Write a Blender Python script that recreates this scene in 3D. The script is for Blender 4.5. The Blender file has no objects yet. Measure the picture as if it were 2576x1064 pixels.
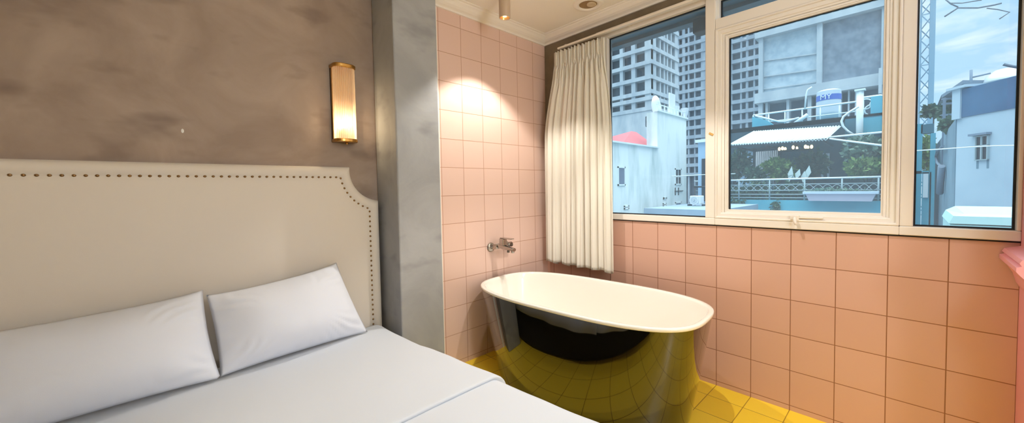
import bpy, bmesh, math, random
from math import sin, cos, pi, radians, sqrt, atan2
from mathutils import Vector, Matrix, noise

S = bpy.context.scene
COL = S.collection
RNG = random.Random(7)

# ------------------------------------------------------------------ camera (metres; x=0 window wall, y=0 tiled wall, z=0 floor)
CP = Vector((-2.50432, -2.28118, 1.28113))
YAW, PITCH, ROLL, FPX = 0.79332, -0.03812, -0.01736, 947.42
PPX, PPY = 1288 + 35.84, 532 - 23.70
FWD = Vector((cos(YAW) * cos(PITCH), sin(YAW) * cos(PITCH), sin(PITCH)))
R0 = Vector((sin(YAW), -cos(YAW), 0)); U0 = R0.cross(FWD)
RGT = cos(ROLL) * R0 + sin(ROLL) * U0
UPV = -sin(ROLL) * R0 + cos(ROLL) * U0

def at(px, py, ax, val):
    """surveyed point: where the sight line through a photo point meets the plane coordinate[ax] = val"""
    d = FWD + RGT * ((px - PPX) / FPX) - UPV * ((py - PPY) / FPX)
    return CP + d * ((val - CP[ax]) / d[ax])

cam = bpy.data.cameras.new('camera'); camo = bpy.data.objects.new('camera', cam); COL.objects.link(camo)
camo.matrix_world = Matrix(((RGT.x, UPV.x, -FWD.x, CP.x), (RGT.y, UPV.y, -FWD.y, CP.y), (RGT.z, UPV.z, -FWD.z, CP.z), (0, 0, 0, 1)))
cam.sensor_fit = 'HORIZONTAL'; cam.sensor_width = 36; cam.lens = FPX / 2576 * 36
cam.shift_x = -35.84 / 2576; cam.shift_y = -23.70 / 2576
cam.clip_start = 0.02; cam.clip_end = 1000
S.camera = camo
S.view_settings.view_transform = 'Standard'; S.view_settings.look = 'None'
S.view_settings.gamma = 1.0; S.view_settings.use_curve_mapping = False; S.view_settings.exposure = 0.0
S.cycles.max_bounces = 10; S.cycles.diffuse_bounces = 5; S.cycles.glossy_bounces = 4
S.cycles.transparent_max_bounces = 24; S.cycles.use_denoising = True
S.cycles.sample_clamp_indirect = 4.0; S.cycles.caustics_reflective = False; S.cycles.caustics_refractive = False

# ------------------------------------------------------------------ materials
def lin(c):
    return tuple(((v / 255) / 12.92 if v / 255 <= 0.04045 else (((v / 255) + 0.055) / 1.055) ** 2.4) for v in c) + (1,)

class NT:
    def __init__(s, m):
        m.use_nodes = True; s.t = m.node_tree; s.n = s.t.nodes; s.n.clear()
    def a(s, ty, **k):
        nd = s.n.new(ty)
        for key, v in k.items():
            if key == 'i':
                for kk, vv in v.items(): nd.inputs[kk].default_value = vv
            else: setattr(nd, key, v)
        return nd
    def l(s, a, b): s.t.links.new(a, b)

MATS = {}
def mat(name, col, rough=.6, metal=0., spec=.5, var=None, vscale=6, vdetail=4, vlo=.35, vhi=.65, bump=0., bscale=60,
        sheen=0., coat=0., coat_ior=1.5, trans=0., emit=None, estr=0., stretch=(1, 1, 1), alpha=1.):
    if name in MATS: return MATS[name]
    m = bpy.data.materials.new(name); N = NT(m)
    out = N.a('ShaderNodeOutputMaterial'); p = N.a('ShaderNodeBsdfPrincipled')
    p.inputs['Roughness'].default_value = rough; p.inputs['Metallic'].default_value = metal
    p.inputs['Specular IOR Level'].default_value = spec
    p.inputs['Base Color'].default_value = lin(col)
    if sheen: p.inputs['Sheen Weight'].default_value = sheen
    if coat: p.inputs['Coat Weight'].default_value = coat; p.inputs['Coat IOR'].default_value = coat_ior; p.inputs['Coat Roughness'].default_value = .03
    if emit: p.inputs['Emission Color'].default_value = lin(emit); p.inputs['Emission Strength'].default_value = estr
    tc = None
    if var or bump:
        tc = N.a('ShaderNodeTexCoord'); mp = N.a('ShaderNodeMapping'); mp.inputs['Scale'].default_value = stretch
        N.l(tc.outputs['Object'], mp.inputs['Vector'])
    if var:
        nz = N.a('ShaderNodeTexNoise', i={'Scale': vscale, 'Detail': vdetail, 'Roughness': .6})
        N.l(mp.outputs[0], nz.inputs['Vector'])
        mr = N.a('ShaderNodeMapRange', i={'From Min': vlo, 'From Max': vhi}); N.l(nz.outputs['Fac'], mr.inputs['Value'])
        mx = N.a('ShaderNodeMix', data_type='RGBA'); mx.inputs['A'].default_value = lin(col); mx.inputs['B'].default_value = lin(var)
        N.l(mr.outputs[0], mx.inputs['Factor']); N.l(mx.outputs['Result'], p.inputs['Base Color'])
    if bump:
        nb = N.a('ShaderNodeTexNoise', i={'Scale': bscale, 'Detail': 3}); N.l(mp.outputs[0], nb.inputs['Vector'])
        bp = N.a('ShaderNodeBump', i={'Strength': bump, 'Distance': .01}); N.l(nb.outputs['Fac'], bp.inputs['Height'])
        N.l(bp.outputs[0], p.inputs['Normal'])
    if trans:
        tr = N.a('ShaderNodeBsdfTranslucent'); tr.inputs['Color'].default_value = lin(col)
        ms = N.a('ShaderNodeMixShader', i={'Fac': trans}); N.l(p.outputs[0], ms.inputs[1]); N.l(tr.outputs[0], ms.inputs[2]); N.l(ms.outputs[0], out.inputs[0])
    else: N.l(p.outputs[0], out.inputs[0])
    MATS[name] = m; return m

def tile_mat(name, c1, c2, mortar, axes, org, pitch, msize=.0022, rough=.28, spec=.5):
    """square glazed tiles: a flat brick grid with no offset laid in the object's own metres"""
    m = bpy.data.materials.new(name); N = NT(m)
    out = N.a('ShaderNodeOutputMaterial'); p = N.a('ShaderNodeBsdfPrincipled', i={'Roughness': rough, 'Specular IOR Level': spec})
    tc = N.a('ShaderNodeTexCoord'); sp = N.a('ShaderNodeSeparateXYZ'); N.l(tc.outputs['Object'], sp.inputs[0])
    cb = N.a('ShaderNodeCombineXYZ')
    for k in (0, 1):
        ad = N.a('ShaderNodeMath', operation='SUBTRACT'); N.l(sp.outputs['XYZ'.index(axes[k])], ad.inputs[0]); ad.inputs[1].default_value = org[k] - 40 * pitch[k]
        N.l(ad.outputs[0], cb.inputs[k])
    br = N.a('ShaderNodeTexBrick', offset=0.0, squash=1.0)
    for k, v in (('Color1', lin(c1)), ('Color2', lin(c2)), ('Mortar', lin(mortar)), ('Scale', 1.), ('Mortar Size', msize), ('Mortar Smooth', .2), ('Bias', 0.), ('Brick Width', pitch[0]), ('Row Height', pitch[1])):
        br.inputs[k].default_value = v
    N.l(cb.outputs[0], br.inputs['Vector'])
    nz = N.a('ShaderNodeTexNoise', i={'Scale': 5., 'Detail': 2.}); N.l(tc.outputs['Object'], nz.inputs['Vector'])
    bp = N.a('ShaderNodeBump', i={'Strength': .12, 'Distance': .02}); N.l(nz.outputs['Fac'], bp.inputs['Height'])
    inv = N.a('ShaderNodeMath', operation='SUBTRACT'); inv.inputs[0].default_value = 1.; N.l(br.outputs['Fac'], inv.inputs[1])
    b2 = N.a('ShaderNodeBump', i={'Strength': .6, 'Distance': .002}); N.l(inv.outputs[0], b2.inputs['Height']); N.l(bp.outputs[0], b2.inputs['Normal'])
    N.l(br.outputs['Color'], p.inputs['Base Color']); N.l(b2.outputs[0], p.inputs['Normal']); N.l(p.outputs[0], out.inputs[0])
    MATS[name] = m; return m

def glass_mat(name, tint, ior=1.45, gl=1.0, haze=0.):
    m = bpy.data.materials.new(name); N = NT(m)
    out = N.a('ShaderNodeOutputMaterial'); t = N.a('ShaderNodeBsdfTransparent'); t.inputs[0].default_value = tint + (1,)
    g = N.a('ShaderNodeBsdfGlossy', i={'Roughness': 0.0}); g.inputs[0].default_value = (gl, gl, gl, 1)
    f = N.a('ShaderNodeFresnel', i={'IOR': ior}); mx = N.a('ShaderNodeMixShader')
    src = t
    if haze:      # translucent veil mixed in to imitate the pale haze over the view
        d = N.a('ShaderNodeBsdfTranslucent'); d.inputs[0].default_value = (.92, .95, .97, 1); src = N.a('ShaderNodeMixShader', i={'Fac': haze})
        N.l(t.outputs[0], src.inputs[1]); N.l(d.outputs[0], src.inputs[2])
    N.l(f.outputs[0], mx.inputs[0]); N.l(src.outputs[0], mx.inputs[1]); N.l(g.outputs[0], mx.inputs[2]); N.l(mx.outputs[0], out.inputs[0])
    MATS[name] = m; return m

def plaster_mat(name, c1, c2, c3):
    """hand-trowelled cement plaster: soft cloudy mottling with a few darker trowel smears"""
    m = bpy.data.materials.new(name); N = NT(m)
    out = N.a('ShaderNodeOutputMaterial'); p = N.a('ShaderNodeBsdfPrincipled', i={'Roughness': .62, 'Specular IOR Level': .35})
    tc = N.a('ShaderNodeTexCoord')
    n1 = N.a('ShaderNodeTexNoise', i={'Scale': 2.6, 'Detail': 6., 'Roughness': .58, 'Distortion': .8}); N.l(tc.outputs['Object'], n1.inputs['Vector'])
    r1 = N.a('ShaderNodeMapRange', i={'From Min': .36, 'From Max': .66}); N.l(n1.outputs['Fac'], r1.inputs['Value'])
    mp = N.a('ShaderNodeMapping'); mp.inputs['Scale'].default_value = (2.2, 2.2, 4.6); mp.inputs['Rotation'].default_value = (0, .35, 0); N.l(tc.outputs['Object'], mp.inputs['Vector'])
    n2 = N.a('ShaderNodeTexNoise', i={'Scale': 1.5, 'Detail': 3., 'Roughness': .5}); N.l(mp.outputs[0], n2.inputs['Vector'])
    r2 = N.a('ShaderNodeMapRange', i={'From Min': .56, 'From Max': .74, 'To Max': .6}); N.l(n2.outputs['Fac'], r2.inputs['Value'])
    a = N.a('ShaderNodeMix', data_type='RGBA'); a.inputs['A'].default_value = lin(c1); a.inputs['B'].default_value = lin(c2); N.l(r1.outputs[0], a.inputs['Factor'])
    b = N.a('ShaderNodeMix', data_type='RGBA'); b.inputs['B'].default_value = lin(c3); N.l(a.outputs['Result'], b.inputs['A']); N.l(r2.outputs[0], b.inputs['Factor'])
    N.l(b.outputs['Result'], p.inputs['Base Color'])
    n3 = N.a('ShaderNodeTexNoise', i={'Scale': 9., 'Detail': 6.}); N.l(tc.outputs['Object'], n3.inputs['Vector'])
    bp = N.a('ShaderNodeBump', i={'Strength': .12, 'Distance': .02}); N.l(n3.outputs['Fac'], bp.inputs['Height']); N.l(bp.outputs[0], p.inputs['Normal'])
    N.l(p.outputs[0], out.inputs[0]); MATS[name] = m; return m

plaster_mat('wall_plaster', (148, 129, 116), (168, 150, 137), (104, 86, 77))
plaster_mat('pillar_plaster', (152, 153, 155), (168, 169, 171), (116, 116, 119))
tile_mat('tile_back', (224, 192, 178), (229, 197, 184), (190, 146, 122), 'XZ', (-.89369, 1.83285), (.18488, .19992))
tile_mat('tile_window', (210, 166, 146), (215, 171, 152), (150, 100, 72), 'YZ', (-.85350, .0283), (.19466, .2))
tile_mat('tile_floor', (252, 214, 52), (254, 219, 62), (176, 134, 30), 'XY', (-.152, -.85350), (.195, .19466), rough=.3)
mat('ceiling_paint', (242, 236, 226), .8)
mat('cornice_paint', (240, 233, 224), .7)
mat('pink_paint', (235, 160, 165), .45)
mat('frame_paint', (236, 228, 219), .35)
mat('frame_white', (240, 240, 240), .35)
mat('gasket_and_shade_black', (18, 20, 24), .6)
mat('track_white', (236, 226, 212), .4)
mat('linen', (208, 214, 224), .85, sheen=.2, bump=.03, bscale=400)
mat('pillow_linen', (222, 226, 237), .85, sheen=.2, bump=.03, bscale=400)
mat('headboard_fabric', (220, 211, 200), .8, sheen=.2, bump=.05, bscale=500)
mat('nail_brass', (150, 118, 78), .35, metal=1)
mat('bed_fabric', (24, 22, 21), .9)
mat('brass', (196, 150, 84), .28, metal=1)
mat('chrome', (176, 170, 164), .16, metal=1)
mat('dark_chrome', (90, 84, 80), .15, metal=1)
mat('tub_white', (246, 242, 234), .12, coat=.5)
mat('tub_black', (12, 11, 9), .05, spec=.6, coat=1., coat_ior=1.65)
mat('curtain_cloth', (250, 245, 234), .85, sheen=.3, trans=.25, bump=.04, bscale=300)
mat('spot_metal', (196, 172, 148), .4, metal=0)
mat('reflector', (235, 190, 130), .3, metal=1)
mat('bulb_hot', (255, 240, 210), .4, emit=(255, 214, 150), estr=30)
mat('lamp_lens', (255, 250, 240), .4, emit=(255, 232, 195), estr=14)
glass_mat('window_glass', (.93, .968, .978), 1.45, haze=.085)
glass_mat('hazy_glass', (.925, .97, .98), 1.45, haze=.115)  # stronger painted haze for the middle casement pane
def rod_mat():
    m = bpy.data.materials.new('rod_glass'); N = NT(m); out = N.a('ShaderNodeOutputMaterial')
    t = N.a('ShaderNodeBsdfTransparent'); t.inputs[0].default_value = (.97, .94, .88, 1)
    tl = N.a('ShaderNodeBsdfTranslucent'); tl.inputs[0].default_value = (.98, .93, .86, 1)
    df = N.a('ShaderNodeBsdfPrincipled', i={'Roughness': .12}); df.inputs['Base Color'].default_value = (.80, .63, .49, 1)
    a = N.a('ShaderNodeMixShader', i={'Fac': .80}); N.l(tl.outputs[0], a.inputs[1]); N.l(df.outputs[0], a.inputs[2])
    b = N.a('ShaderNodeMixShader', i={'Fac': .36}); N.l(t.outputs[0], b.inputs[1]); N.l(a.outputs[0], b.inputs[2]); N.l(b.outputs[0], out.inputs[0])
    MATS['rod_glass'] = m
rod_mat()
glass_mat('bulb_glass', (.98, .97, .95), 1.2)
mat('white_filler', (240, 238, 234), .7)

# ------------------------------------------------------------------ mesh builder
class MB:
    def __init__(s): s.v = []; s.f = []; s.sm = []; s.mi = []
    def add(s, vs, fs, smooth=False, mi=0):
        b = len(s.v); s.v += [tuple(v) for v in vs]
        for f in fs: s.f.append(tuple(i + b for i in f)); s.sm.append(smooth); s.mi.append(mi)
        return s
    def box(s, x0, x1, y0, y1, z0, z1, mi=0):
        x0, x1 = min(x0, x1), max(x0, x1); y0, y1 = min(y0, y1), max(y0, y1); z0, z1 = min(z0, z1), max(z0, z1)
        vs = [(x, y, z) for z in (z0, z1) for y in (y0, y1) for x in (x0, x1)]
        return s.add(vs, [(0, 2, 3, 1), (4, 5, 7, 6), (0, 1, 5, 4), (2, 6, 7, 3), (0, 4, 6, 2), (1, 3, 7, 5)], mi=mi)
    def obox(s, c, ax, ay, az, mi=0):
        c = Vector(c); vs = [c + ax * i + ay * j + az * k for k in (-1, 1) for j in (-1, 1) for i in (-1, 1)]
        return s.add(vs, [(0, 2, 3, 1), (4, 5, 7, 6), (0, 1, 5, 4), (2, 6, 7, 3), (0, 4, 6, 2), (1, 3, 7, 5)], mi=mi)
    def bar(s, a, b, w, h=None):
        a, b = Vector(a), Vector(b); d = (b - a); n = d.normalized()
        u = n.cross(Vector((0, 0, 1)));
        if u.length < 1e-4: u = Vector((1, 0, 0))
        u.normalize(); v = n.cross(u)
        return s.obox((a + b) / 2, d / 2, u * (w / 2), v * ((h or w) / 2))
    def tube(s, pts, r, n=8, closed=False, caps=True):
        pts = [Vector(p) for p in pts]; rs = r if isinstance(r, (list, tuple)) else [r] * len(pts)
        rings = []; prev = None
        for i, p in enumerate(pts):
            if closed: t = pts[(i + 1) % len(pts)] - pts[i - 1]
            else: t = pts[min(i + 1, len(pts) - 1)] - pts[max(i - 1, 0)]
            t.normalize()
            if prev is None:
                u = t.cross(Vector((0, 0, 1)))
                if u.length < 1e-3: u = t.cross(Vector((1, 0, 0)))
            else: u = prev - t * prev.dot(t)
            u.normalize(); prev = u; w = t.cross(u)
            rings.append([p + (u * cos(2 * pi * k / n) + w * sin(2 * pi * k / n)) * rs[i] for k in range(n)])
        return s.loft(rings, True, closed, caps)
    def loft(s, rings, closed=True, loop=False, caps=False, smooth=True, mi=0):
        n = len(rings[0]); vs = [v for r in rings for v in r]; fs = []
        for i in range(len(rings) - (0 if loop else 1)):
            j = (i + 1) % len(rings)
            for k in range(n if closed else n - 1):
                k2 = (k + 1) % n; fs.append((i * n + k, i * n + k2, j * n + k2, j * n + k))
        s.add(vs, fs, smooth, mi)
        if caps:
            b = len(s.v) - len(vs)
            s.f.append(tuple(b + k for k in reversed(range(n)))); s.sm.append(False); s.mi.append(mi)
            s.f.append(tuple(b + (len(rings) - 1) * n + k for k in range(n))); s.sm.append(False); s.mi.append(mi)
        return s
    def lathe(s, prof, c, n=32, axis='z', caps=False):
        c = Vector(c); rings = []
        for r, h in prof:
            ring = []
            for k in range(n):
                a = 2 * pi * k / n; q = (r * cos(a), r * sin(a), h)
                if axis == 'y': q = (q[0], q[2], q[1])
                if axis == 'x': q = (q[2], q[0], q[1])
                ring.append(c + Vector(q))
            rings.append(ring)
        return s.loft(rings, True, False, caps)
    def sphere(s, c, r, n=12, m=8, sc=(1, 1, 1)):
        rings = []
        for i in range(m + 1):
            a = -pi / 2 + pi * i / m
            rings.append([Vector(c) + Vector((r * cos(a) * cos(2 * pi * k / n) * sc[0], r * cos(a) * sin(2 * pi * k / n) * sc[1], r * sin(a) * sc[2])) for k in range(n)])
        return s.loft(rings)
    def frame(s, y0, y1, z0, z1, w, x0, x1, wl=None, wr=None, wt=None, wb=None):
        """a rectangular frame in the window plane (ring of width w inside y0..y1, z0..z1), x0..x1 deep"""
        wl = w if wl is None else wl; wr = w if wr is None else wr; wt = w if wt is None else wt; wb = w if wb is None else wb
        o = [(y0, z0), (y1, z0), (y1, z1), (y0, z1)]; i = [(y0 + wl, z0 + wb), (y1 - wr, z0 + wb), (y1 - wr, z1 - wt), (y0 + wl, z1 - wt)]
        vs = [(x, a, b) for x in (x0, x1) for ring in (o, i) for a, b in ring]; fs = []
        for k in range(4):
            j = (k + 1) % 4
            fs += [(k, j, 4 + j, 4 + k), (8 + k, 12 + k, 12 + j, 8 + j), (k, 8 + k, 8 + j, j), (4 + k, 4 + j, 12 + j, 12 + k)]
        return s.add(vs, fs)
    def build(s, name, m, parent=None, bevel=0., seg=2, sub=0, solid=0., fix=True):
        me = bpy.data.meshes.new(name); me.from_pydata(s.v, [], s.f)
        for p, k, i in zip(me.polygons, s.sm, s.mi): p.use_smooth = k; p.material_index = i
        for mm in (m if isinstance(m, (list, tuple)) else [m]): me.materials.append(MATS[mm] if isinstance(mm, str) else mm)
        if fix:
            bm = bmesh.new(); bm.from_mesh(me); bmesh.ops.recalc_face_normals(bm, faces=bm.faces); bm.to_mesh(me); bm.free()
        o = bpy.data.objects.new(name, me); COL.objects.link(o)
        if solid: q = o.modifiers.new('thickness', 'SOLIDIFY'); q.thickness = solid; q.offset = 0
        if sub: q = o.modifiers.new('smooth', 'SUBSURF'); q.levels = q.render_levels = sub
        if bevel: q = o.modifiers.new('bevel', 'BEVEL'); q.width = bevel; q.segments = seg; q.limit_method = 'ANGLE'; q.angle_limit = radians(40)
        if parent is not None:
            o.parent = parent; o.matrix_parent_inverse = parent.matrix_basis.inverted()
        return o

def tag(o, label=None, cat=None, group=None, kind=None):
    if label: o['label'] = label
    if cat: o['category'] = cat
    if group: o['group'] = group
    if kind: o['kind'] = kind
    return o
def thing(name, loc, label, cat, group=None, kind=None):
    o = bpy.data.objects.new(name, None); COL.objects.link(o); o.location = loc; o.empty_display_size = .1
    return tag(o, label, cat, group, kind)
def copy_tree(o, off, label, parent=None):
    c = o.copy(); COL.objects.link(c)
    if parent is not None: c.parent = parent
    else: c.location = o.location + Vector(off)
    if label: c['label'] = label
    for ch in o.children: copy_tree(ch, off, None, c)
    return c
def struct(o, label=None, cat=None): return tag(o, label, cat, None, 'structure')
def mix(a, b, t): return a + (b - a) * t
def smooth(t): t = max(0., min(1., t)); return t * t * (3 - 2 * t)

# ================================================================== ROOM SHELL
CEIL = 2.59
struct(MB().box(-4.4, .2, -4.9, .4, -.15, 0).build('floor', 'tile_floor'), 'yellow glazed tile floor around the black bathtub', 'floor')
struct(MB().box(-4.4, .2, -4.9, .4, CEIL, CEIL + .15).build('ceiling', 'ceiling_paint'), 'cream painted ceiling above the bathtub', 'ceiling')
struct(MB().box(-4.2, -1.30, .175, .35, 0, CEIL).build('wall_headboard', 'wall_plaster'), 'taupe trowelled plaster wall behind the headboard', 'wall')
struct(MB().box(-1.30, .2, 0, .35, 0, CEIL).build('wall_back', 'tile_back'), 'pink square tiled wall with the chrome bath tap', 'wall')
pil = MB().box(-1.462, -1.165, -.12, .175, 0, CEIL).build('pillar', 'pillar_plaster', bevel=.008)
struct(pil, 'grey plaster pillar between headboard wall and pink tiles', 'pillar')
struct(MB().box(-4.4, -4.2, -4.9, .35, 0, CEIL).build('wall_left', 'wall_plaster'), 'taupe plaster wall left of the bed', 'wall')
struct(MB().box(-4.2, -.36, -4.9, -4.7, 0, CEIL).build('wall_front', 'ceiling_paint'), 'pale wall at the foot of the bed', 'wall')
struct(MB().box(-.36, .2, -2.78, -2.605, 0, CEIL).build('wall_partition', 'pink_paint'), 'pink painted partition at the right end of the window', 'wall')
struct(MB().box(-.36, -.16, -4.9, -2.78, 0, CEIL).build('wall_side', 'ceiling_paint'), 'pale wall beyond the pink partition', 'wall')
# window wall: tiles up to the sill, dark plaster lintel and corner strip above
WY0, WY1, WZ0, WZ1 = -.56, -2.605, 1.028, 2.47
w = MB()
w.box(0, .2, -2.605, 0, 0, WZ0)
w.box(.0, .2, WY0, 0, WZ0, CEIL, mi=1); w.box(.0, .2, -2.605, WY0, WZ1, CEIL, mi=1)
mat('lintel_plaster', (132, 118, 96), .7, var=(112, 98, 78), vscale=4)
struct(w.build('wall_window', ['tile_window', 'lintel_plaster']), 'pink tiled wall under the window with dark plaster lintel', 'wall')
# cornice: stepped cove moulding along the two bath walls
prof = [(0, 0), (.012, 0), (.014, .012), (.022, .016), (.034, .020), (.050, .030), (.064, .044), (.074, .050), (.078, .056), (.092, .058), (.094, .0605), (.094, .064), (0, .064)]
c1 = MB(); zc = CEIL - .064
c1.loft([[(-1.3, -a, zc + b) for a, b in prof], [(-a, -a, zc + b) for a, b in prof]], True, False, True, False)
struct(c1.build('trim_1', 'cornice_paint'), 'cream ceiling cornice above the pink tiled wall', 'cornice')
c2 = MB(); c2.loft([[(-a, -a, zc + b) for a, b in prof], [(-a, -2.605, zc + b) for a, b in prof]], True, False, True, False)
struct(c2.build('trim_2', 'cornice_paint'), 'cream ceiling cornice above the window', 'cornice')
# pale edge strip where the tiles start beside the pillar
struct(MB().box(-1.135, -1.093, -.006, 0, 0, zc).build('trim_3', 'cornice_paint'), 'thin pale edge strip between pillar and pink tiles', 'trim')
# pink moulding on the partition at the right edge
mp = MB()
pr = [(0, .84), (.006, .86), (.012, .90), (.020, .925), (.030, .945), (.034, .955), (.034, .97), (.026, .975), (.030, .985), (.026, .998), (.012, 1.004), (0, 1.01)]
mp.loft([[(-.004, -2.605 + a * 1.6, b) for a, b in pr], [(-.36, -2.605 + a * 1.6, b) for a, b in pr]], True, False, True, False)
struct(mp.build('trim_4', 'pink_paint'), 'pink rail moulding on the partition below the sill', 'moulding')

# ================================================================== WINDOWS
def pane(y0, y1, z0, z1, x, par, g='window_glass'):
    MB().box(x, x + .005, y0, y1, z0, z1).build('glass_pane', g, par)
    MB().frame(min(y0, y1), max(y0, y1), z0, z1, .007, x - .004, x + .010).build('rubber_gasket', 'gasket_and_shade_black', par)
w1 = thing('window_1', (0, -1.0, 1.03), 'tall fixed window pane beside the curtain', 'window', None, 'structure')
f = MB()
f.box(-.014, .06, -1.431, WY0, WZ0, 1.070); f.box(-.006, .06, -1.40, WY0, 2.412, WZ1)
f.box(-.008, .06, -.652, WY0, 1.07, 2.412)
f.build('window_frame', 'frame_paint', w1, bevel=.004)
MB().box(-.012, .065, -1.431, -1.372, 1.070, WZ1).build('mullion', 'frame_paint', w1, bevel=.005)
MB().box(-.022, -.006, -1.40, WY0, 2.448, WZ1).build('top_bead', 'frame_paint', w1, bevel=.003)
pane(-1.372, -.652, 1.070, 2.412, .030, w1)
q = at(1789, 337, 0, -.014)
MB().obox(q, Vector((.002, 0, 0)), Vector((0, -.012, -.007)), Vector((0, .003, -.005))).build('tape_scrap', mat('old_tape', (206, 164, 96), .6), w1)
MB().box(-.004, .0, -2.605, WY0, WZ0 - .007, WZ0 - .001).build('shadow_gap_strip', 'gasket_and_shade_black', w1)  # dark strip standing in for the shadow line under the frame
w2 = thing('window_2', (0, -1.85, 1.03), 'middle opening casement window with a latch on its sill', 'window', None, 'structure')
f = MB()
f.box(-.014, .06, -2.252, -1.431, WZ0, 1.070)
f.frame(-2.252, -1.431, 1.070, 2.232, .034, -.004, .06)
f.frame(-2.252, -1.431, 1.070, 2.232, .012, -.016, .0)
f.build('window_frame', 'frame_paint', w2, bevel=.004)
g = MB(); g.frame(-2.224, -1.462, 1.088, 2.206, .038, .012, .05); g.frame(-2.222, -1.464, 1.090, 2.204, .016, .004, .02); g.frame(-2.206, -1.482, 1.100, 2.186, .012, .006, .03)
sa = g.build('sash', 'frame_paint', w2, bevel=.003)
pane(-2.216, -1.500, 1.112, 2.172, .030, w2, 'hazy_glass')
h = MB(); h.box(-.018, .004, -1.865, -1.825, 1.078, 1.104); h.tube([(-.02, -1.845, 1.09), (-.035, -1.848, 1.088), (-.042, -1.852, 1.070), (-.040, -1.856, 1.055)], [.008, .009, .009, .007], 8)
h.tube([(-.012, -1.86, 1.092), (-.016, -1.90, 1.094), (-.014, -1.97, 1.094)], .006, 6)
h.build('latch_handle', 'frame_paint', w2, bevel=.002)
w3 = thing('window_3', (0, -2.45, 1.03), 'right fixed window pane looking onto the sky', 'window', None, 'structure')
f = MB(); f.box(-.014, .06, -2.605, -2.252, WZ0, 1.070); f.box(-.012, .06, -2.605, -2.592, 1.07, WZ1); f.box(-.006, .06, -2.605, -2.29, 2.412, WZ1)
f.build('window_frame', 'frame_paint', w3, bevel=.004)
MB().box(-.012, .065, -2.298, -2.252, 1.070, WZ1).build('mullion', 'frame_paint', w3, bevel=.005)
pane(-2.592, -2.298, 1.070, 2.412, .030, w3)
w4 = thing('window_4', (0, -1.85, 2.3), 'low transom window above the middle casement', 'window', None, 'structure')
f = MB(); f.box(-.012, .06, -2.252, -1.431, 2.232, 2.294); f.box(-.006, .06, -2.252, -1.431, 2.412, WZ1)
f.build('window_frame', 'frame_paint', w4, bevel=.004)
f = MB(); f.box(.0, .055, -1.452, -1.431, 2.294, 2.412); f.box(-.006, .02, -1.455, -1.431, 2.294, 2.304); f.box(0., .03, -1.90, -1.872, 2.294, 2.303)
f.build('white_liner', 'frame_white', w4)
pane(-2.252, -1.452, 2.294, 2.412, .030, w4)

# ================================================================== CURTAIN
tk = thing('curtain_track', (-.06, -1.4, 2.43), 'white double curtain track along the window head', 'curtain track')
MB().box(-.092, -.062, -2.60, -.225, 2.418, 2.434).build('front_rail', 'track_white', tk, bevel=.004)
MB().box(-.046, -.018, -2.60, -.54, 2.436, 2.456).build('rear_rail', 'track_white', tk, bevel=.004)
for k in range(5):
    y = -.30 - k * .55
    MB().box(-.078, .0, y - .01, y + .01, 2.434, 2.442).build('bracket', 'track_white', tk)

cm = MB(); NU, NV = 420, 70
folds = []
def fold(u, v):
    ph = 2 * pi * (10.5 * u + .16 * sin(2 * pi * 2.3 * u + .6) + .10 * sin(2 * pi * 5.1 * u + 2))
    pw = .9 * sin(2 * pi * 4.3 * u + 1.1) * v; big = (1.25 - 2.5 * abs(cos((ph + pw) / 2 + .12 * sin(2.2 * v))) ** .75) * (0.8 + .3 * sin(2 * pi * 1.7 * u + 1))
    small = .34 * (abs(sin(ph * 1.13 + 1.3 + 1.2 * v)) ** .7 - .6) + .14 * sin(2 * pi * 31 * u + 3 * v)
    return big + small, cos(ph)
rows = []
for j in range(NV + 1):
    v = j / NV; row = []
    for i in range(NU + 1):
        u = i / NU
        ytop = -.190 - .495 * u; ybot = -.072 - .665 * u
        wide = v ** .55 if v > 0 else 0
        spread = smooth((v - .05) / .35) * .8 + .2 * v
        y = mix(ytop, ybot, spread)
        fb, cph = fold(u, v)
        hd = 1 - smooth((v - .055) / .035)                 # stitched pleat tape
        body = smooth((v - .07) / .16)
        pin = sin(2 * pi * 29 * u + .8 * sin(9 * u)) * .009 + .006 * sin(2 * pi * 11 * u)
        nz = noise.noise(Vector((u * 9, v * 2.0, 3.1)))
        x = -.088 + hd * pin + (1 - hd) * (1 - body) * (.014 * sin(2 * pi * 23 * u) + .008 * fb) + body * ((.020 + .009 * v) * fb + .010 * nz)
        y += body * .012 * cph * (.4 + .6 * v) + .004 * nz * body
        zt = 2.398 + .006 * sin(2 * pi * 14 * u) - .012 * u; zb = .640 + .010 * sin(2 * pi * 5 * u) - .008 * fb - .006 * u
        row.append((min(x, -.03), y, mix(zt, zb, v)))
    rows.append(row)
cm.loft(rows, False)
cu = cm.build('curtain', 'curtain_cloth', solid=.003, fix=False)
tag(cu, 'cream pleated curtain hanging at the left end of the window', 'curtain')

# ================================================================== BATHTUB
TX, TY, TTH, TZ = -.573, -.815, .077, .600
def sup(a, b, z, n=2.96, N=96, dx=0, dy=0):
    r = []
    for k in range(N):
        t = 2 * pi * k / N; ct, st = cos(t), sin(t)
        X = math.copysign(abs(ct) ** (2 / n), ct) * a + dx; Y = math.copysign(abs(st) ** (2 / n), st) * b + dy
        r.append((TX + X * cos(TTH) - Y * sin(TTH), TY + X * sin(TTH) + Y * cos(TTH), z))
    return r
tub = thing('bathtub', (TX, TY, 0), 'freestanding oval bathtub, glossy black outside and white inside, on yellow tiles', 'bathtub')
rg = []
for t in [0, .02, .05, .1, .2, .3, .4, .5, .6, .7, .8, .9, .97, 1]:
    k = t ** .92
    rg.append(sup(mix(.379, .387, k), mix(.660, .757, k), .004 + t * (TZ - .022), mix(2.1, 2.96, k ** 1.1)))
o = MB(); o.loft(rg); b0 = len(o.v); o.f.append(tuple(range(96))); o.sm.append(False); o.mi.append(0)
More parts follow.
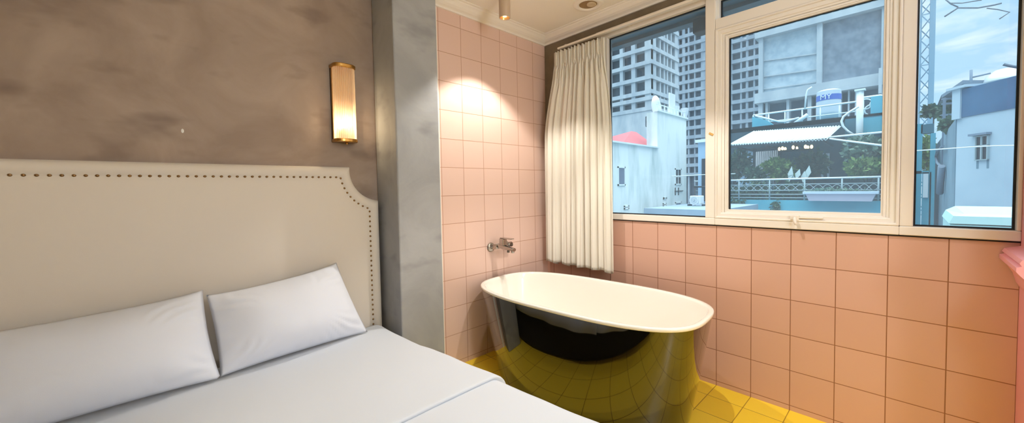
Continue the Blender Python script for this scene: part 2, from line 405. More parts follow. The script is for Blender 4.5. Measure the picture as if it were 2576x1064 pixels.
o.build('outer_shell', 'tub_black', tub)
rim = [(.386, .757, -.020), (.390, .762, -.017), (.3915, .7635, -.010), (.391, .763, -.003), (.387, .759, 0), (.372, .744, .0), (.364, .736, -.003), (.360, .731, -.012), (.352, .722, -.06), (.340, .704, -.15), (.325, .675, -.27), (.308, .640, -.37), (.280, .590, -.43), (.240, .53, -.455), (.15, .38, -.465), (.03, .1, -.47)]
i = MB(); i.loft([sup(a, b, TZ + z, 2.96 if a > .35 else 2.7) for a, b, z in rim])
i.f.append(tuple(len(i.v) - 96 + k for k in range(96))); i.sm.append(True); i.mi.append(0)
tag(i.build('inner_basin', 'tub_white', tub), 'white enamel basin with rolled rim')
# waste knob low on the outside
dp = at(1273, 911, 0, -.935)
dn = Vector((-1, -.08, -.16)).normalized(); dc = Vector((TX - .345, -.47, .165))
k = MB(); u_ = dn.cross(Vector((0, 0, 1))).normalized(); v_ = dn.cross(u_)
for r0, r1, h0, h1 in ((.030, .030, -.01, .004), (.022, .020, .004, .016), (.006, .004, .016, .019)):
    k.loft([[dc + dn * h + (u_ * cos(2 * pi * q / 24) + v_ * sin(2 * pi * q / 24)) * r for q in range(24)] for r, h in ((r0, h0), (r1, h1), (.001, h1))])
for q in range(4):
    a = q * pi / 2 + .4; k.obox(dc + dn * .017 + (u_ * cos(a) + v_ * sin(a)) * .011, (u_ * cos(a) + v_ * sin(a)) * .007, (v_ * cos(a) - u_ * sin(a)) * .002, dn * .002)
k.build('waste_knob', 'chrome', tub)

# ================================================================== TAP
FX, FZ = -.658, .822
tap = thing('bath_tap', (FX, 0, FZ), 'chrome wall mixer tap with lever above the tub end', 'tap')
MB().lathe([(.001, -.016), (.024, -.016), (.034, -.010), (.037, -.002), (.037, 0)], (FX, 0, FZ), 32, 'y').build('wall_flange', 'chrome', tap)
MB().lathe([(.001, -.016), (.024, -.016), (.034, -.010), (.037, -.002), (.037, 0)], (FX + .15, 0, FZ), 32, 'y').build('wall_flange', 'chrome', tap)
b = MB(); b.tube([(FX, -.010, FZ), (FX, -.045, FZ), (FX + .004, -.06, FZ + .006)], .013, 14)
b.tube([(FX + .15, -.010, FZ), (FX + .15, -.045, FZ), (FX + .146, -.06, FZ + .006)], .013, 14)
b.tube([(FX - .012, -.062, FZ + .012), (FX + .162, -.062, FZ + .012)], .021, 16)
b.build('mixer_body', 'chrome', tap)
sx = FX + .02
b = MB(); b.loft([[(sx + .02 * cos(a) * w, y, FZ + zo + .014 * sin(a) * w) for a in [2 * pi * q / 16 for q in range(16)]] for y, w, zo in ((-.05, 1.1, .014), (-.10, 1.25, .016), (-.15, 1.3, .012), (-.20, 1.1, .008), (-.245, .95, .004), (-.250, .9, .003))], caps=True)
b.lathe([(.010, -.022), (.013, -.02), (.013, .0)], (sx, -.232, FZ), 16)
b.build('spout', 'chrome', tap)
MB().lathe([(.001, -.026), (.010, -.026), (.010, .0)], (sx + .005, -.18, FZ + .002), 14).build('hose_outlet', 'dark_chrome', tap)
b = MB(); b.box(sx - .022, sx + .022, -.150, -.105, FZ + .024, FZ + .078); b.build('cartridge_block', 'chrome', tap, bevel=.005)
b = MB(); b.box(sx - .018, sx + .018, -.235, -.108, FZ + .078, FZ + .085); b.build('lever', 'chrome', tap, bevel=.003)
MB().lathe([(.009, 0), (.009, .016), (.012, .018), (.012, .032), (.001, .034)], (sx, -.190, FZ + .018), 16).build('diverter_knob', 'chrome', tap)

# ================================================================== CEILING LIGHTS
def downlight(x, y, label):
    t = thing('ceiling_spotlight', (x, y, CEIL), label, 'spotlight', 'cylinder spotlights over the bathtub')
    zb = CEIL - .172
    MB().lathe([(.0385, CEIL - zb), (.0385, .004), (.0365, 0), (.0335, .0), (.033, .006), (.031, .06), (.030, .14)], (0 + x, y, zb), 40).build('housing', 'spot_metal', t)
    MB().lathe([(.0325, .004), (.024, .030), (.018, .036), (.001, .037)], (x, y, zb), 32).build('reflector_cup', 'reflector', t)
    MB().lathe([(.018, .030), (.017, .020), (.010, .012), (.001, .010)], (x, y, zb), 24).build('lamp_lens', 'lamp_lens', t)
    return t
downlight(-.79, -.365, 'lit cylinder spotlight hanging from the cream ceiling before the pink wall')
downlight(-.79, -1.36, 'cylinder spotlight over the window end of the bathtub')
tv = thing('recessed_downlight', (-.24, -.648, CEIL), 'unlit round recessed downlight with dark lamp in the ceiling', 'downlight')
MB().lathe([(.064, -.004), (.068, -.010), (.080, -.013), (.098, -.010), (.108, -.003), (.110, 0)], (-.24, -.648, CEIL), 48).build('trim_ring', 'cornice_paint', tv)
mat('vent_dark', (150, 122, 84), .5); mat('vent_light', (206, 186, 156), .5)
MB().lathe([(.064, -.004), (.055, -.002), (.001, -.001)], (-.24, -.648, CEIL), 48).build('recess_cup', 'vent_dark', tv)
MB().lathe([(.034, -.001), (.034, -.009), (.028, -.011), (.001, -.006)], (-.226, -.668, CEIL), 32).build('lamp_face', 'vent_light', tv)

# ================================================================== WALL SCONCE
SX, SY = -1.664, .175
sc_ = thing('wall_sconce', (SX, SY, 1.8), 'brass wall sconce of vertical glass rods with one lit bulb', 'wall lamp')
HW, DP, Z0, Z1 = .064, .092, 1.575, 2.040
def dshape(hw, dp, z, n=20):
    pts = [(SX - hw, SY - .002, z)]
    for q in range(n + 1):
        a = pi * q / n; e = .62
        X = -math.copysign(abs(cos(a)) ** e, cos(a)); Y = abs(sin(a)) ** e
        pts.append((SX + hw * X, SY - .03 - (dp - .03) * Y, z))
    pts.append((SX + hw, SY - .002, z)); return pts
for z0, z1 in ((Z0, Z0 + .020), (Z1 - .022, Z1)):
    MB().loft([dshape(HW, DP, z0), dshape(HW + .003, DP + .003, z0 + .004), dshape(HW + .003, DP + .003, z1 - .004), dshape(HW, DP, z1)], caps=True, smooth=False).build('end_cap', 'brass', sc_)
b = MB(); b.box(SX - HW, SX + HW, SY - .012, SY, Z0, Z1); b.box(SX - HW, SX - HW + .003, SY - .032, SY, Z0 + .01, Z1 - .01); b.box(SX + HW - .003, SX + HW, SY - .032, SY, Z0 + .01, Z1 - .01)
b.build('back_plate', 'brass', sc_)
ds = dshape(HW - .006, DP - .008, 0, 60)[1:-1]
acc = [0]
for q in range(1, len(ds)): acc.append(acc[-1] + (Vector(ds[q]) - Vector(ds[q - 1])).length)
NR = 19
for q in range(NR):
    s_ = acc[-1] * (q + .5) / NR; j = max(jj for jj in range(len(acc)) if acc[jj] <= s_); j = min(j, len(acc) - 2)
    pnt = Vector(ds[j]).lerp(Vector(ds[j + 1]), (s_ - acc[j]) / (acc[j + 1] - acc[j]))
    MB().tube([(pnt.x, pnt.y, Z0 + .016), (pnt.x, pnt.y, Z1 - .018)], .0046, 10).build('glass_rod', 'rod_glass', sc_)
BZ = 1.690
MB().lathe([(.001, Z0 + .018 - BZ), (.013, Z0 + .02 - BZ), (.013, -.030), (.009, -.026)], (SX, SY - .045, BZ), 16).build('lamp_holder', 'brass', sc_)
MB().sphere((SX, SY - .045, BZ + .004), .013, 14, 10, (1, 1, 1.7)).build('bulb', 'bulb_hot', sc_)
MB().lathe([(.008, -.012), (.008, 0)], (SX + .004, SY - .05, Z0), 12, caps=True).build('finial', 'brass', sc_)
# spot of filler on the plaster
q = at(459, 329, 1, .172)
tag(MB().sphere((q.x, .1735, q.z), .008, 10, 8, (.7, .3, 1.3)).build('wall_plug', 'white_filler'), 'small white wall plug in the taupe plaster above the headboard', 'wall plug')

# ================================================================== BED
BX = -2.36; HT, HR, YF = 1.425, -1.485, .090
bed = thing('bed', (BX, -.9, 0), 'wide bed with white mattress and cream nailhead headboard against the taupe wall', 'bed')
CXN, CZN, RN = HR + .020, HT - .020, .190
def hb_half(d, nz0=.06):
    xr, zt, R = HR - d, HT - d, RN + d
    a0 = math.acos(max(-1, min(1, (xr - CXN) / R))); zb = CZN - sqrt(R * R - (xr - CXN) ** 2); xt = CXN - sqrt(R * R - (zt - CZN) ** 2)
    pts = [(xr, mix(nz0, zb, t / 12)) for t in range(12)]
    A0 = atan2(zb - CZN, xr - CXN); A1 = atan2(zt - CZN, xt - CXN)
    A0 = A0 if A0 < 0 else A0; A1 = A1 - 2 * pi if A1 > 0 else A1
    for t in range(19): a = mix(A0, A1, t / 18); pts.append((CXN + R * cos(a), CZN + R * sin(a)))
    for t in range(1, 13): pts.append((mix(xt, BX, t / 12), zt))
    return pts
def hb_ring(d, y):
    h = hb_half(d); full = h + [(2 * BX - x, z) for x, z in reversed(h[:-1])]
    return [(x, y, z) for x, z in full]
hp = [(0, .172), (0, .120), (.004, .104), (.012, .093), (.024, .0865), (.034, .0850), (.046, .0875), (.056, .0935), (.062, .0990), (.066, .0985), (.076, .0930), (.095, .0895), (.14, .088), (.3, .087)]
hm = MB(); rings = [hb_ring(d, y) for d, y in hp]
hm.loft(rings, True); b0 = len(hm.v) - len(rings[0])
n_ = len(rings[0]); hm.f.append(tuple(b0 + k for k in range(n_))); hm.sm.append(True); hm.mi.append(0)
hb = hm.build('headboard', 'headboard_fabric', bed)
# nailhead studs along the groove
half = hb_half(.062); path = [Vector((x, .0985, z)) for x, z in half if z > .36]
path = [Vector((half[0][0], .0985, .40))] + [v for v in path if v.z > .41]
path = path + [Vector((2 * BX - v.x, v.y, v.z)) for v in reversed(path[:-1])]
stud = None; seg = 0; nail_pts = []
def along(path, step):
    res = []; d = 0; nxt = 0
    for a, b in zip(path, path[1:]):
        L = (b - a).length
        while nxt <= d + L + 1e-9: res.append(a.lerp(b, (nxt - d) / L)); nxt += step
        d += L
    return res
for v in along(path, .0312)[:98]:
    if stud is None:
        m0 = MB(); m0.lathe([(.0066, .001), (.0062, -.002), (.0045, -.0045), (.0022, -.0058), (.0004, -.0062)], (0, 0, 0), 12, 'y')
        stud = m0.build('nailhead', 'nail_brass', hb); st = stud
    else:
        st = stud.copy(); COL.objects.link(st); st.parent = hb
    st.matrix_parent_inverse = Matrix.Identity(4); st.location = v - Vector((BX, -.9, 0)) + Vector((BX, -.9, 0))
# mattress, base, legs
def blob_bed(xl, xr, y0, y1, z0, zt, r, N=10):
    m = MB(); rings = []
    prof_ = [(0., z0)] + [(0, mix(z0, zt - r, .5))] + [(r * (1 - cos(a)), zt - r + r * sin(a)) for a in [pi / 2 * q / N for q in range(N + 1)]] + [(r + .15, zt + .004), (r + .5, zt + .006)]
    for d, z in prof_:
        ring = []; rc = max(.02, .09 - d * .5)
        X0, X1, Y0, Y1 = xl + d, xr - d, y0 + d, y1 - d
        for cx_, cy_, a0 in ((X1 - rc, Y1 - rc, 0), (X0 + rc, Y1 - rc, pi / 2), (X0 + rc, Y0 + rc, pi), (X1 - rc, Y0 + rc, 3 * pi / 2)):
            for q in range(7): a = a0 + pi / 2 * q / 6; ring.append((cx_ + rc * cos(a), cy_ + rc * sin(a), z))
        rings.append(ring)
    m.loft(rings); n = len(rings[0]); b = len(m.v) - n
    m.f.append(tuple(b + k for k in range(n))); m.sm.append(True); m.mi.append(0)
    m.f.append(tuple(reversed(range(n)))); m.sm.append(False); m.mi.append(0)
    return m
blob_bed(2 * BX + 1.575, -1.575, -1.88, .03, .24, .40, .075).build('mattress', 'linen', bed)
MB().box(2 * BX + 1.53, -1.53, -1.88, .078, .012, .26).build('bed_base', 'bed_fabric', bed, bevel=.01)
for x in (-1.66, 2 * BX + 1.66):
    for y in (-.1, -1.8): MB().tube([(x, y, 0), (x, y, .014)], [.03, .03], 12).build('leg', 'bed_fabric', bed)

# duvet: one quilt draped over the mattress, and its turned-down band
def edge_x(y):     # right shoulder of the quilt as it widens towards the foot
    if y > -.45: return mix(-1.520, -1.512, smooth((.05 - y) / .4)) - .0 * y
    t = smooth((-.45 - y) / .12); far = mix(-1.492, -1.392, min(1, max(0, (-.55 - y) / 1.05)))
    return mix(-1.512, far, t)
def top_z(y): return .442 + .020 * smooth((-.15 - y) / .6) + .010 * smooth((-.7 - y) / .8) - .035 * smooth((y - .0) / .07)
def quilt_section(y, lift, zb, wob=1.):
    ex = edge_x(y) + lift; zt = top_z(y) + lift; r = .07 + .012 * smooth((-.45 - y) / .2); pts = []
    lx = 2 * BX - ex
    sideR = []
    for q in range(8): t = q / 8; sideR.append((ex + .012 * sin(pi * t) + .02 * (1 - t) * smooth((-.45 - y) / .2), mix(zb, zt - r, t)))
    for q in range(11):
        a = pi / 2 * q / 10; sideR.append((ex - r + r * cos(a), zt - r + r * sin(a)))
    topn = 34; top_ = [(mix(ex - r, lx + r, q / topn), zt) for q in range(1, topn)]
    left = [(2 * BX - x, z) for x, z in reversed(sideR)]
    for x, z in sideR + top_ + left:
        nz = noise.noise(Vector((x * 2.4, y * 2.2, 1.7))); n2 = noise.noise(Vector((x * 7, y * 5.5, 4.2)))
        up = 1. if z > zt - r else (z - zb) / (zt - r - zb)
        fold_ = sin(y * 21 + 2 * nz) * .010 * (1 - up) * smooth((-.4 - y) / .2)
        pts.append((x + (fold_ if x > BX else -fold_) + (.004 * n2 if x > ex - r else 0), y, z + wob * up * (.006 * nz + .002 * n2 * 1.0)))
    return pts
NY = 120; rings = []
for q in range(NY + 1):
    y = mix(.062, -1.93, q / NY); rings.append(quilt_section(y, 0, .285))
for k, (dy, dz, dr) in enumerate(((-.03, -.012, 0), (-.05, -.04, 0), (-.058, -.09, 0), (-.06, -.26, 0))):
    base = quilt_section(-1.93, 0, .285); rings.append([(x, -1.93 + dy, max(.285, z + dz)) for x, y, z in base])
dv = thing('duvet', (BX, -.9, .45), 'white duvet spread over the bed and turned down past the pillows', 'duvet')
MB().loft(rings, False).build('quilt', 'linen', dv, fix=False)
rings = []
def band_end(x): return -.985 - .012 * noise.noise(Vector((x * 1.5, 0, 8)))
LIFT = .013; ys = [mix(.058, -1.040, q / 70) for q in range(71)]
for y in ys:
    rings.append(quilt_section(y, LIFT, .275))
base = quilt_section(-1.040, LIFT, .275)
rings.append([(x, -1.046, z - .002) for x, y, z in base]); rings.append([(x, -1.048, z - .008) for x, y, z in base])
base2 = quilt_section(-1.040, -.004, .275); rings.append([(x, -1.041, z) for x, y, z in base2])
MB().loft(rings, False).build('turned_down_band', 'linen', dv, fix=False)

# pillows: seam outline through four corners, plump front, pinched ears and small creases
def pillow(bl, br, tl, tr, front, back, seed, label, N=56):
    bl, br, tl, tr = map(Vector, (bl, br, tl, tr))
    nrm = (br - bl).cross(tl - bl).normalized()
    if nrm.y > 0: nrm = -nrm
    m = MB(); M_ = 40
    for side, T in ((1, front), (-1, back)):
        rows = []
        for j in range(M_ + 1):
            v = j / M_; row = []
            for i in range(N + 1):
                u = i / N; U = 2 * u - 1; V = 2 * v - 1
                uu = .5 + .5 * U * (1 - .030 * (1 - V * V)); vv = .5 + .5 * V * (1 - (.095 if V > 0 else .05) * (1 - abs(U) ** 3))
                p_ = bl * (1 - uu) * (1 - vv) + br * uu * (1 - vv) + tl * (1 - uu) * vv + tr * uu * vv
                prof_ = ((1 - abs(U) ** 2.6) * (1 - abs(V) ** 2.4)); t = max(0, prof_) ** .72
                e = 1 - max(abs(U), abs(V))
                cr = noise.noise(Vector((u * 3 + seed, v * 2.2, seed * 3))) * .012
                ray_ = sin(26 * (atan2(V, U) + .4 * noise.noise(Vector((u * 4, v * 4, seed))))) * .009 * smooth((abs(U) * abs(V) - .12) / .5) * smooth(e / .08)
                edge_ = sin((u if abs(V) > abs(U) else v) * (60 if abs(V) > abs(U) else 34) + 5 * noise.noise(Vector((u * 3, v * 3, seed + 5)))) * .006 * (1 - smooth((e - .02) / .22)) * smooth(e / .03)
                row.append(p_ + nrm * side * (T * t + (cr + ray_ + edge_) * min(1, t * 1.3)))
            rows.append(row)
        m.loft(rows, False)
    o = m.build('pillow', 'pillow_linen')
    bm = bmesh.new(); bm.from_mesh(o.data); bmesh.ops.remove_doubles(bm, verts=bm.verts, dist=.0004); bmesh.ops.recalc_face_normals(bm, faces=bm.faces); bm.to_mesh(o.data); bm.free()
    return tag(o, label, 'pillow', 'white pillows against the headboard')
pillow((-2.330, -.150, .466), (-1.655, -.085, .460), (-2.355, -.015, .812), (-1.775, .030, .868), .118, .040, 1.3, 'white pillow nearest the grey pillar, leaning on the headboard')
pillow((-3.06, -.165, .466), (-2.330, -.165, .466), (-3.07, -.03, .815), (-2.365, .0, .835), .125, .040, 4.7, 'white pillow farther from the grey pillar, cut off by the left frame edge')

# ================================================================== OUTSIDE (all set out on real street-grid planes)
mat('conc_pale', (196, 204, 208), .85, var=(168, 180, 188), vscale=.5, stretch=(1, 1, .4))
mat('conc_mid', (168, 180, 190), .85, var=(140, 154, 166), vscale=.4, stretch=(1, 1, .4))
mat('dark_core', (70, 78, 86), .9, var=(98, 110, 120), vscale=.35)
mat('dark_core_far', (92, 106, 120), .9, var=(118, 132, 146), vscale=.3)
mat('white_stained', (228, 236, 234), .85, var=(150, 172, 170), vscale=.8, vdetail=8, vlo=.48, vhi=.80, stretch=(1.6, 1.6, .38))
mat('dark_glass', (54, 60, 70), .25)
mat('dusty_pane', (112, 122, 142), .4)
mat('red_roof', (190, 92, 98), .7)
mat('blue_render', (170, 200, 224), .8, var=(156, 186, 212), vscale=.5)
mat('slab_blue', (150, 172, 190), .8, var=(130, 150, 168), vscale=.5)
mat('dark_steel', (40, 48, 56), .5); mat('pane_dark', (30, 40, 50), .3)
mat('ac_white', (220, 226, 230), .5)
mat('net_pale', (192, 206, 214), .9, var=(164, 184, 196), vscale=1.1, vdetail=8, vlo=.4, vhi=.62)
mat('net_dark', (138, 152, 166), .9, var=(108, 124, 140), vscale=1.3, vdetail=9, vlo=.38, vhi=.64)
mat('teal_wall', (88, 176, 196), .7, var=(74, 160, 182), vscale=.8)
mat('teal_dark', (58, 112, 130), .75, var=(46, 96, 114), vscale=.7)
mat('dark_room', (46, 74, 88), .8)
mat('rail_white', (226, 236, 238), .45)
mat('rail_grey', (150, 170, 176), .45)
mat('awning_sheet', (206, 222, 224), .45)
mat('drape_white', (224, 228, 234), .8)
mat('tank_steel', (214, 224, 232), .3, metal=.35)
mat('tank_blue', (60, 100, 190), .5)
mat('planter_pink', (202, 198, 214), .7)
mat('planter_rim', (196, 214, 230), .7)
mat('leaf_green', (70, 104, 78), .7, var=(46, 78, 62), vscale=3)
mat('leaf_lime', (112, 142, 70), .7, var=(84, 116, 60), vscale=3)
mat('leaf_grey', (104, 136, 118), .7, var=(78, 110, 98), vscale=3)
mat('leaf_pale', (196, 214, 214), .6)
mat('stem_brown', (70, 66, 60), .8)
mat('gold_lamp', (255, 220, 170), .4, emit=(255, 214, 150), estr=5)
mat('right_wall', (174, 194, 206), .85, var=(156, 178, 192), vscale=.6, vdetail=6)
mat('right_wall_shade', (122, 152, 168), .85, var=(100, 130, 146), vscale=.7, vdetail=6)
mat('blue_band', (60, 104, 140), .8, var=(44, 84, 118), vscale=1.2, vdetail=6)
mat('mint_sheet', (176, 214, 214), .5)
mat('soffit_paint', (92, 116, 130), .7, var=(80, 102, 116), vscale=1.5)
mat('mast_steel', (126, 164, 186), .6)
mat('cable_black', (70, 92, 110), .6)
mat('cable_white', (220, 232, 236), .6)
mat('roof_grey', (112, 132, 150), .7)
GZ = -14.0
def rectx(px0, py0, px1, py1, X):
    a, b, c, d = at(px0, py0, 0, X), at(px1, py1, 0, X), at(px0, py1, 0, X), at(px1, py0, 0, X)
    return ((a.y + c.y) / 2, (b.y + d.y) / 2, (a.z + d.z) / 2, (b.z + c.z) / 2)
def yx(px, X, py=300): return at(px, py, 0, X).y
def zx(px, py, X): return at(px, py, 0, X).z

# --- eave slab right outside the window head
ev = thing('concrete_eave', (.9, -1.4, 2.42), 'grey eave slab outside above the left window pane', 'eave')
m = MB(); m.box(.2, .46, -2.26, 2.2, 2.515, 2.66); m.build('eave_slab', 'soffit_paint', ev)
m = MB(); m.box(.38, .46, -2.26, 2.2, 2.485, 2.515); m.box(.27, .30, -2.26, 2.2, 2.50, 2.515); m.build('edge_beam', 'soffit_paint', ev)
tag(MB().box(.34, .44, -1.34, -1.155, 2.385, 2.485).build('junction_box', mat('box_brown', (58, 48, 44), .6), bevel=.006), 'dark brown box fixed under the eave at the left pane top', 'box')

# --- unfinished towers: every slab and column a part of its own
def frame_tower(name, label, X, depth, y_r, y_l, zs, cols, side_x, side_cols, slab_t, core, conc, ztop, name_cat='tower', inset=1.4, podium=None):
    """front face at x=X running y_r..y_l (y_r nearest the right), right-hand side face at y=y_r running X..X+depth"""
    t = thing(name, (X, (y_r + y_l) / 2, GZ), label, name_cat)
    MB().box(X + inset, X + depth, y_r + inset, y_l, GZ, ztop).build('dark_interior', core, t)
    for z in zs:
        MB().box(X - .25, X + depth, y_r - .25, y_l, z - slab_t / 2, z + slab_t / 2).build('floor_slab', conc, t)
    for y0, y1 in cols: MB().box(X, X + .9, y0, y1, GZ, ztop).build('column', conc, t)
    for x0, x1 in side_cols: MB().box(x0, x1, y_r, y_r + .9, GZ, ztop).build('column', conc, t)
    if podium is not None: MB().box(X - .1, X + inset, y_r - .1, y_l, GZ, podium).build('podium_wall', conc, t)
    return t
XA = 75.
yA = yx(1638, XA, 200)
colsA = []
for a, b in ((1500, 1516), (1526, 1536), (1559, 1567), (1588, 1598), (1622, 1638)): colsA.append(sorted((yx(a, XA, 200), yx(b, XA, 200))))
zA = [zx(1636, y, XA) for y in (8, 45, 82, 118.6, 155, 193, 230, 246, 272)]
x_side = lambda px, py=200: at(px, py, 1, yA).x
sideA = [(x_side(1638), x_side(1651)), (x_side(1660), x_side(1663)), (x_side(1670), x_side(1673.5)), (x_side(1678), x_side(1681)), (x_side(1688), x_side(1690.5)), (x_side(1698), x_side(1706))]
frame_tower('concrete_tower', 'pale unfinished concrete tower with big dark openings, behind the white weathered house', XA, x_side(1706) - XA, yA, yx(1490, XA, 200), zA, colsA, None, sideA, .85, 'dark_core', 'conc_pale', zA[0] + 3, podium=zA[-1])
XB = 132.
zB = [zx(1750, 83 + 23.7 * k, XB) for k in range(-4, 16)]
colsB = [sorted((yx(a, XB, 200), yx(b, XB, 200))) for a, b in ((1690, 1708), (1716, 1723), (1730, 1734), (1746, 1749), (1763, 1775), (1786, 1796), (1806, 1812), (1828, 1842), (1862, 1866), (1876, 1882), (1895, 1899), (1912, 1924))]
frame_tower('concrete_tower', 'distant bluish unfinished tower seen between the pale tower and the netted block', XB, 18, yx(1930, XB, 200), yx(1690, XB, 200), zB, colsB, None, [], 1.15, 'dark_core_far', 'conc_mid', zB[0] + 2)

# --- white weathered house on the left: its long wall faces the street (plane y = YW)
YW = 4.6
hs = thing('white_house', at(1690, 540, 1, YW), 'white weathered house with a red hipped roof, seen through the left pane', 'house')
xr = at(1727, 400, 1, YW).x; xm = at(1654, 400, 1, YW).x; xl = 5.2
zt1 = at(1690, 290, 1, YW).z; zt2 = at(1600, 366, 1, YW).z
m = MB(); m.box(xm, xr, YW, YW + .45, GZ, zt1); m.box(xl, xm, YW, YW + .25, GZ, zt2); m.box(xl, xm, YW + .25, YW + 6, GZ, zt2 - .35); m.build('wall', 'white_stained', hs)
zb_ = zt1 + .0
m = MB(); m.box(xm - .05, xr + .05, YW - .06, YW + .12, zt1, zt1 + .06); m.build('coping', 'rail_white', hs)
m = MB(); m.box(xl, xm + .02, YW - .08, YW + .3, zt2, zt2 + .05); m.build('coping', 'rail_white', hs)
pa, pb, pc = at(1553, 360, 1, YW + .6), at(1648, 368, 1, YW + .6), at(1592, 335, 1, YW + 1.6)
m = MB(); e0, e1 = pa.x, pb.x; ym0, ym1 = YW + .4, YW + 3.4; zr0 = zt2 + .06; zr1 = at(1594, 331, 1, YW + 1.9).z; ap = at(1594, 331, 1, YW + 1.9).x
m.add([(e0, ym0, zr0), (e1, ym0, zr0), (e1, ym1, zr0), (e0, ym1, zr0), (ap - .2, YW + 1.9, zr1), (ap + .25, YW + 1.9, zr1)], [(0, 1, 5, 4), (1, 2, 5), (2, 3, 4, 5), (3, 0, 4), (3, 2, 1, 0)])
m.build('hip_roof', 'red_roof', hs)
m = MB(); m.box(xl, xm, YW + 3.6, YW + 3.9, zt2 - .4, at(1600, 318, 1, YW + 3.6).z); m.box(xl, xm + .4, YW + 3.3, YW + 5.6, at(1600, 300, 1, YW + 3.6).z, at(1600, 280, 1, YW + 3.6).z)
m.build('rear_wall', 'white_stained', hs)
m = MB(); q0 = at(1625, 318, 1, YW + 3.2); q1 = at(1650, 300, 1, YW + 3.2)
for k in range(5): m.bar((mix(q0.x, q1.x, k / 4), YW + 3.2, q0.z), (mix(q0.x, q1.x, k / 4), YW + 3.2, q1.z), .04)
for k in range(3): m.bar((q0.x, YW + 3.2, mix(q0.z, q1.z, k / 2)), (q1.x, YW + 3.2, mix(q0.z, q1.z, k / 2)), .04)
m.build('roof_grille', 'dark_steel', hs)
def house_window(x0, y0, x1, y1, gl, bars):
    a, b = at(x0, y0, 1, YW), at(x1, y1, 1, YW); xa, xb = a.x, b.x; za, zb2 = (a.z + at(x1, y0, 1, YW).z) / 2, (b.z + at(x0, y1, 1, YW).z) / 2
    m = MB(); t = .05
    for s in ((xa, xa + t, zb2, za), (xb - t, xb, zb2, za), (xa, xb, za - t, za), (xa, xb, zb2, zb2 + t)): m.box(s[0], s[1], YW - .03, YW + .05, s[2], s[3])
    if bars: m.box((xa + xb) / 2 - .02, (xa + xb) / 2 + .02, YW - .02, YW + .04, zb2, za); m.box(xa, xb, YW - .02, YW + .04, (za + zb2) / 2 - .02, (za + zb2) / 2 + .02)
    f_ = m.build('window', 'white_stained', hs); MB().box(xa + .02, xb - .02, YW - .012, YW + .02, zb2 + .02, za - .02).build('window_glass', gl, f_)
house_window(1697.5, 424, 1713, 465, 'dark_glass', True)
house_window(1553, 419, 1572, 467, 'dusty_pane', False)
house_window(1698, 508, 1713, 527, 'slab_blue', False)
house_window(1667, 511, 1675, 519, 'dark_glass', False)
house_window(1668, 496, 1676, 501, 'dusty_pane', False)
house_window(1569, 517, 1581, 526, 'dusty_pane', False)
m = MB()
for px in (1699, 1707): a = at(px, 472, 1, YW - .02); m.bar(a, a - Vector((0, 0, .32)), .03)
a, b = at(1698, 481, 1, YW - .02), at(1718, 480, 1, YW - .02); m.bar(a, b, .03); m.build('wall_bracket', 'dark_steel', hs)
m = MB()
for k in range(9): x_ = mix(xm + .1, xr - .1, k / 8); m.bar((x_, YW + .05, zt1 + .05), (x_, YW + .05, zt1 + .30), .03)
m.tube([(xm, YW + .05, zt1 + .30), (xr, YW + .05, zt1 + .30)], .02, 6); m.build('roof_rail', 'rail_white', hs)
# things standing on its roof
for px, w_, h_, lb in ((1691, .55, .95, 'tall white panel standing on the white house roof edge'), (1700, .3, .38, 'small white flood lamp in the middle of the white house roof edge'), (1723, .3, .42, 'small white flood lamp at the right corner of the white house roof')):
    a = at(px, 300, 1, YW + .3); t = thing('roof_panel' if w_ > .4 else 'flood_lamp', (a.x, YW + .3, zt1), lb, 'panel' if w_ > .4 else 'lamp')
    if w_ > .4: MB().box(a.x - w_ / 2, a.x + w_ / 2, YW + .28, YW + .34, zt1 + .1, zt1 + .1 + h_).build('panel', 'ac_white', t, bevel=.01)
    else: MB().loft([[(a.x - w_ / 2 * s, YW + .3 - .12 * s, z), (a.x + w_ / 2 * s, YW + .3 - .12 * s, z), (a.x + w_ / 2 * s, YW + .3 + .12 * s, z), (a.x - w_ / 2 * s, YW + .3 + .12 * s, z)] for s, z in ((.5, zt1 + .18), (1, zt1 + .18 + h_))], caps=True, smooth=False).build('lamp_hood', 'ac_white', t)
    MB().tube([(a.x, YW + .3, zt1 + .002), (a.x, YW + .3, zt1 + .2)], .03, 6).build('stem', 'rail_white', t)
a = at(1655, 284, 1, YW + .4); a.x = max(a.x, xm + .5)
t = thing('satellite_dish', (a.x, YW + .4, zt1), 'round white dish at the left end of the white house roof', 'dish')
MB().lathe([(.001, .0), (.22, .05), (.40, .14)], (a.x, YW + .34, zt1 + .42), 20, 'y').build('dish', 'ac_white', t, solid=.02); MB().tube([(a.x, YW + .4, zt1 + .002), (a.x, YW + .42, zt1 + .42)], .04, 6).build('stem', 'rail_white', t)

# --- blue side house, its flat roof, railing and outdoor AC unit
XS = 13.4
y0, y1, z1, z0 = rectx(1756, 357, 1806, 470, XS)
bh = thing('blue_house', (XS, y0, GZ), 'pale blue block behind the roof with the AC unit, left of the mullion', 'house')
MB().box(XS, XS + .45, y1, y0, GZ, z1).build('wall', 'blue_render', bh)
MB().box(XS - .1, XS + .5, y1, y0 + .08, z1, z1 + .12).build('coping', 'rail_white', bh)
a = rectx(1766, 399, 1785, 506, XS); fr = MB().box(XS - .04, XS + .02, a[1], a[0], a[3], a[2]).build('doorway', 'dark_steel', bh); MB().box(XS - .06, XS - .03, a[1], a[0] - .22, a[3] + .1, a[2] - .25).build('door_blind', 'slab_blue', fr)
zroof = at(1745, 519, 0, 11.).z
rf = MB().box(9.2, XS, yx(1812, 9.4, 520), yx(1700, 11., 520) + .3, zroof - .35, zroof).build('flat_roof', 'slab_blue'); tag(rf, 'pale flat roof slab under the AC unit', 'roof')
XU = 11.2; a = rectx(1735, 494, 1762, 518, XU)
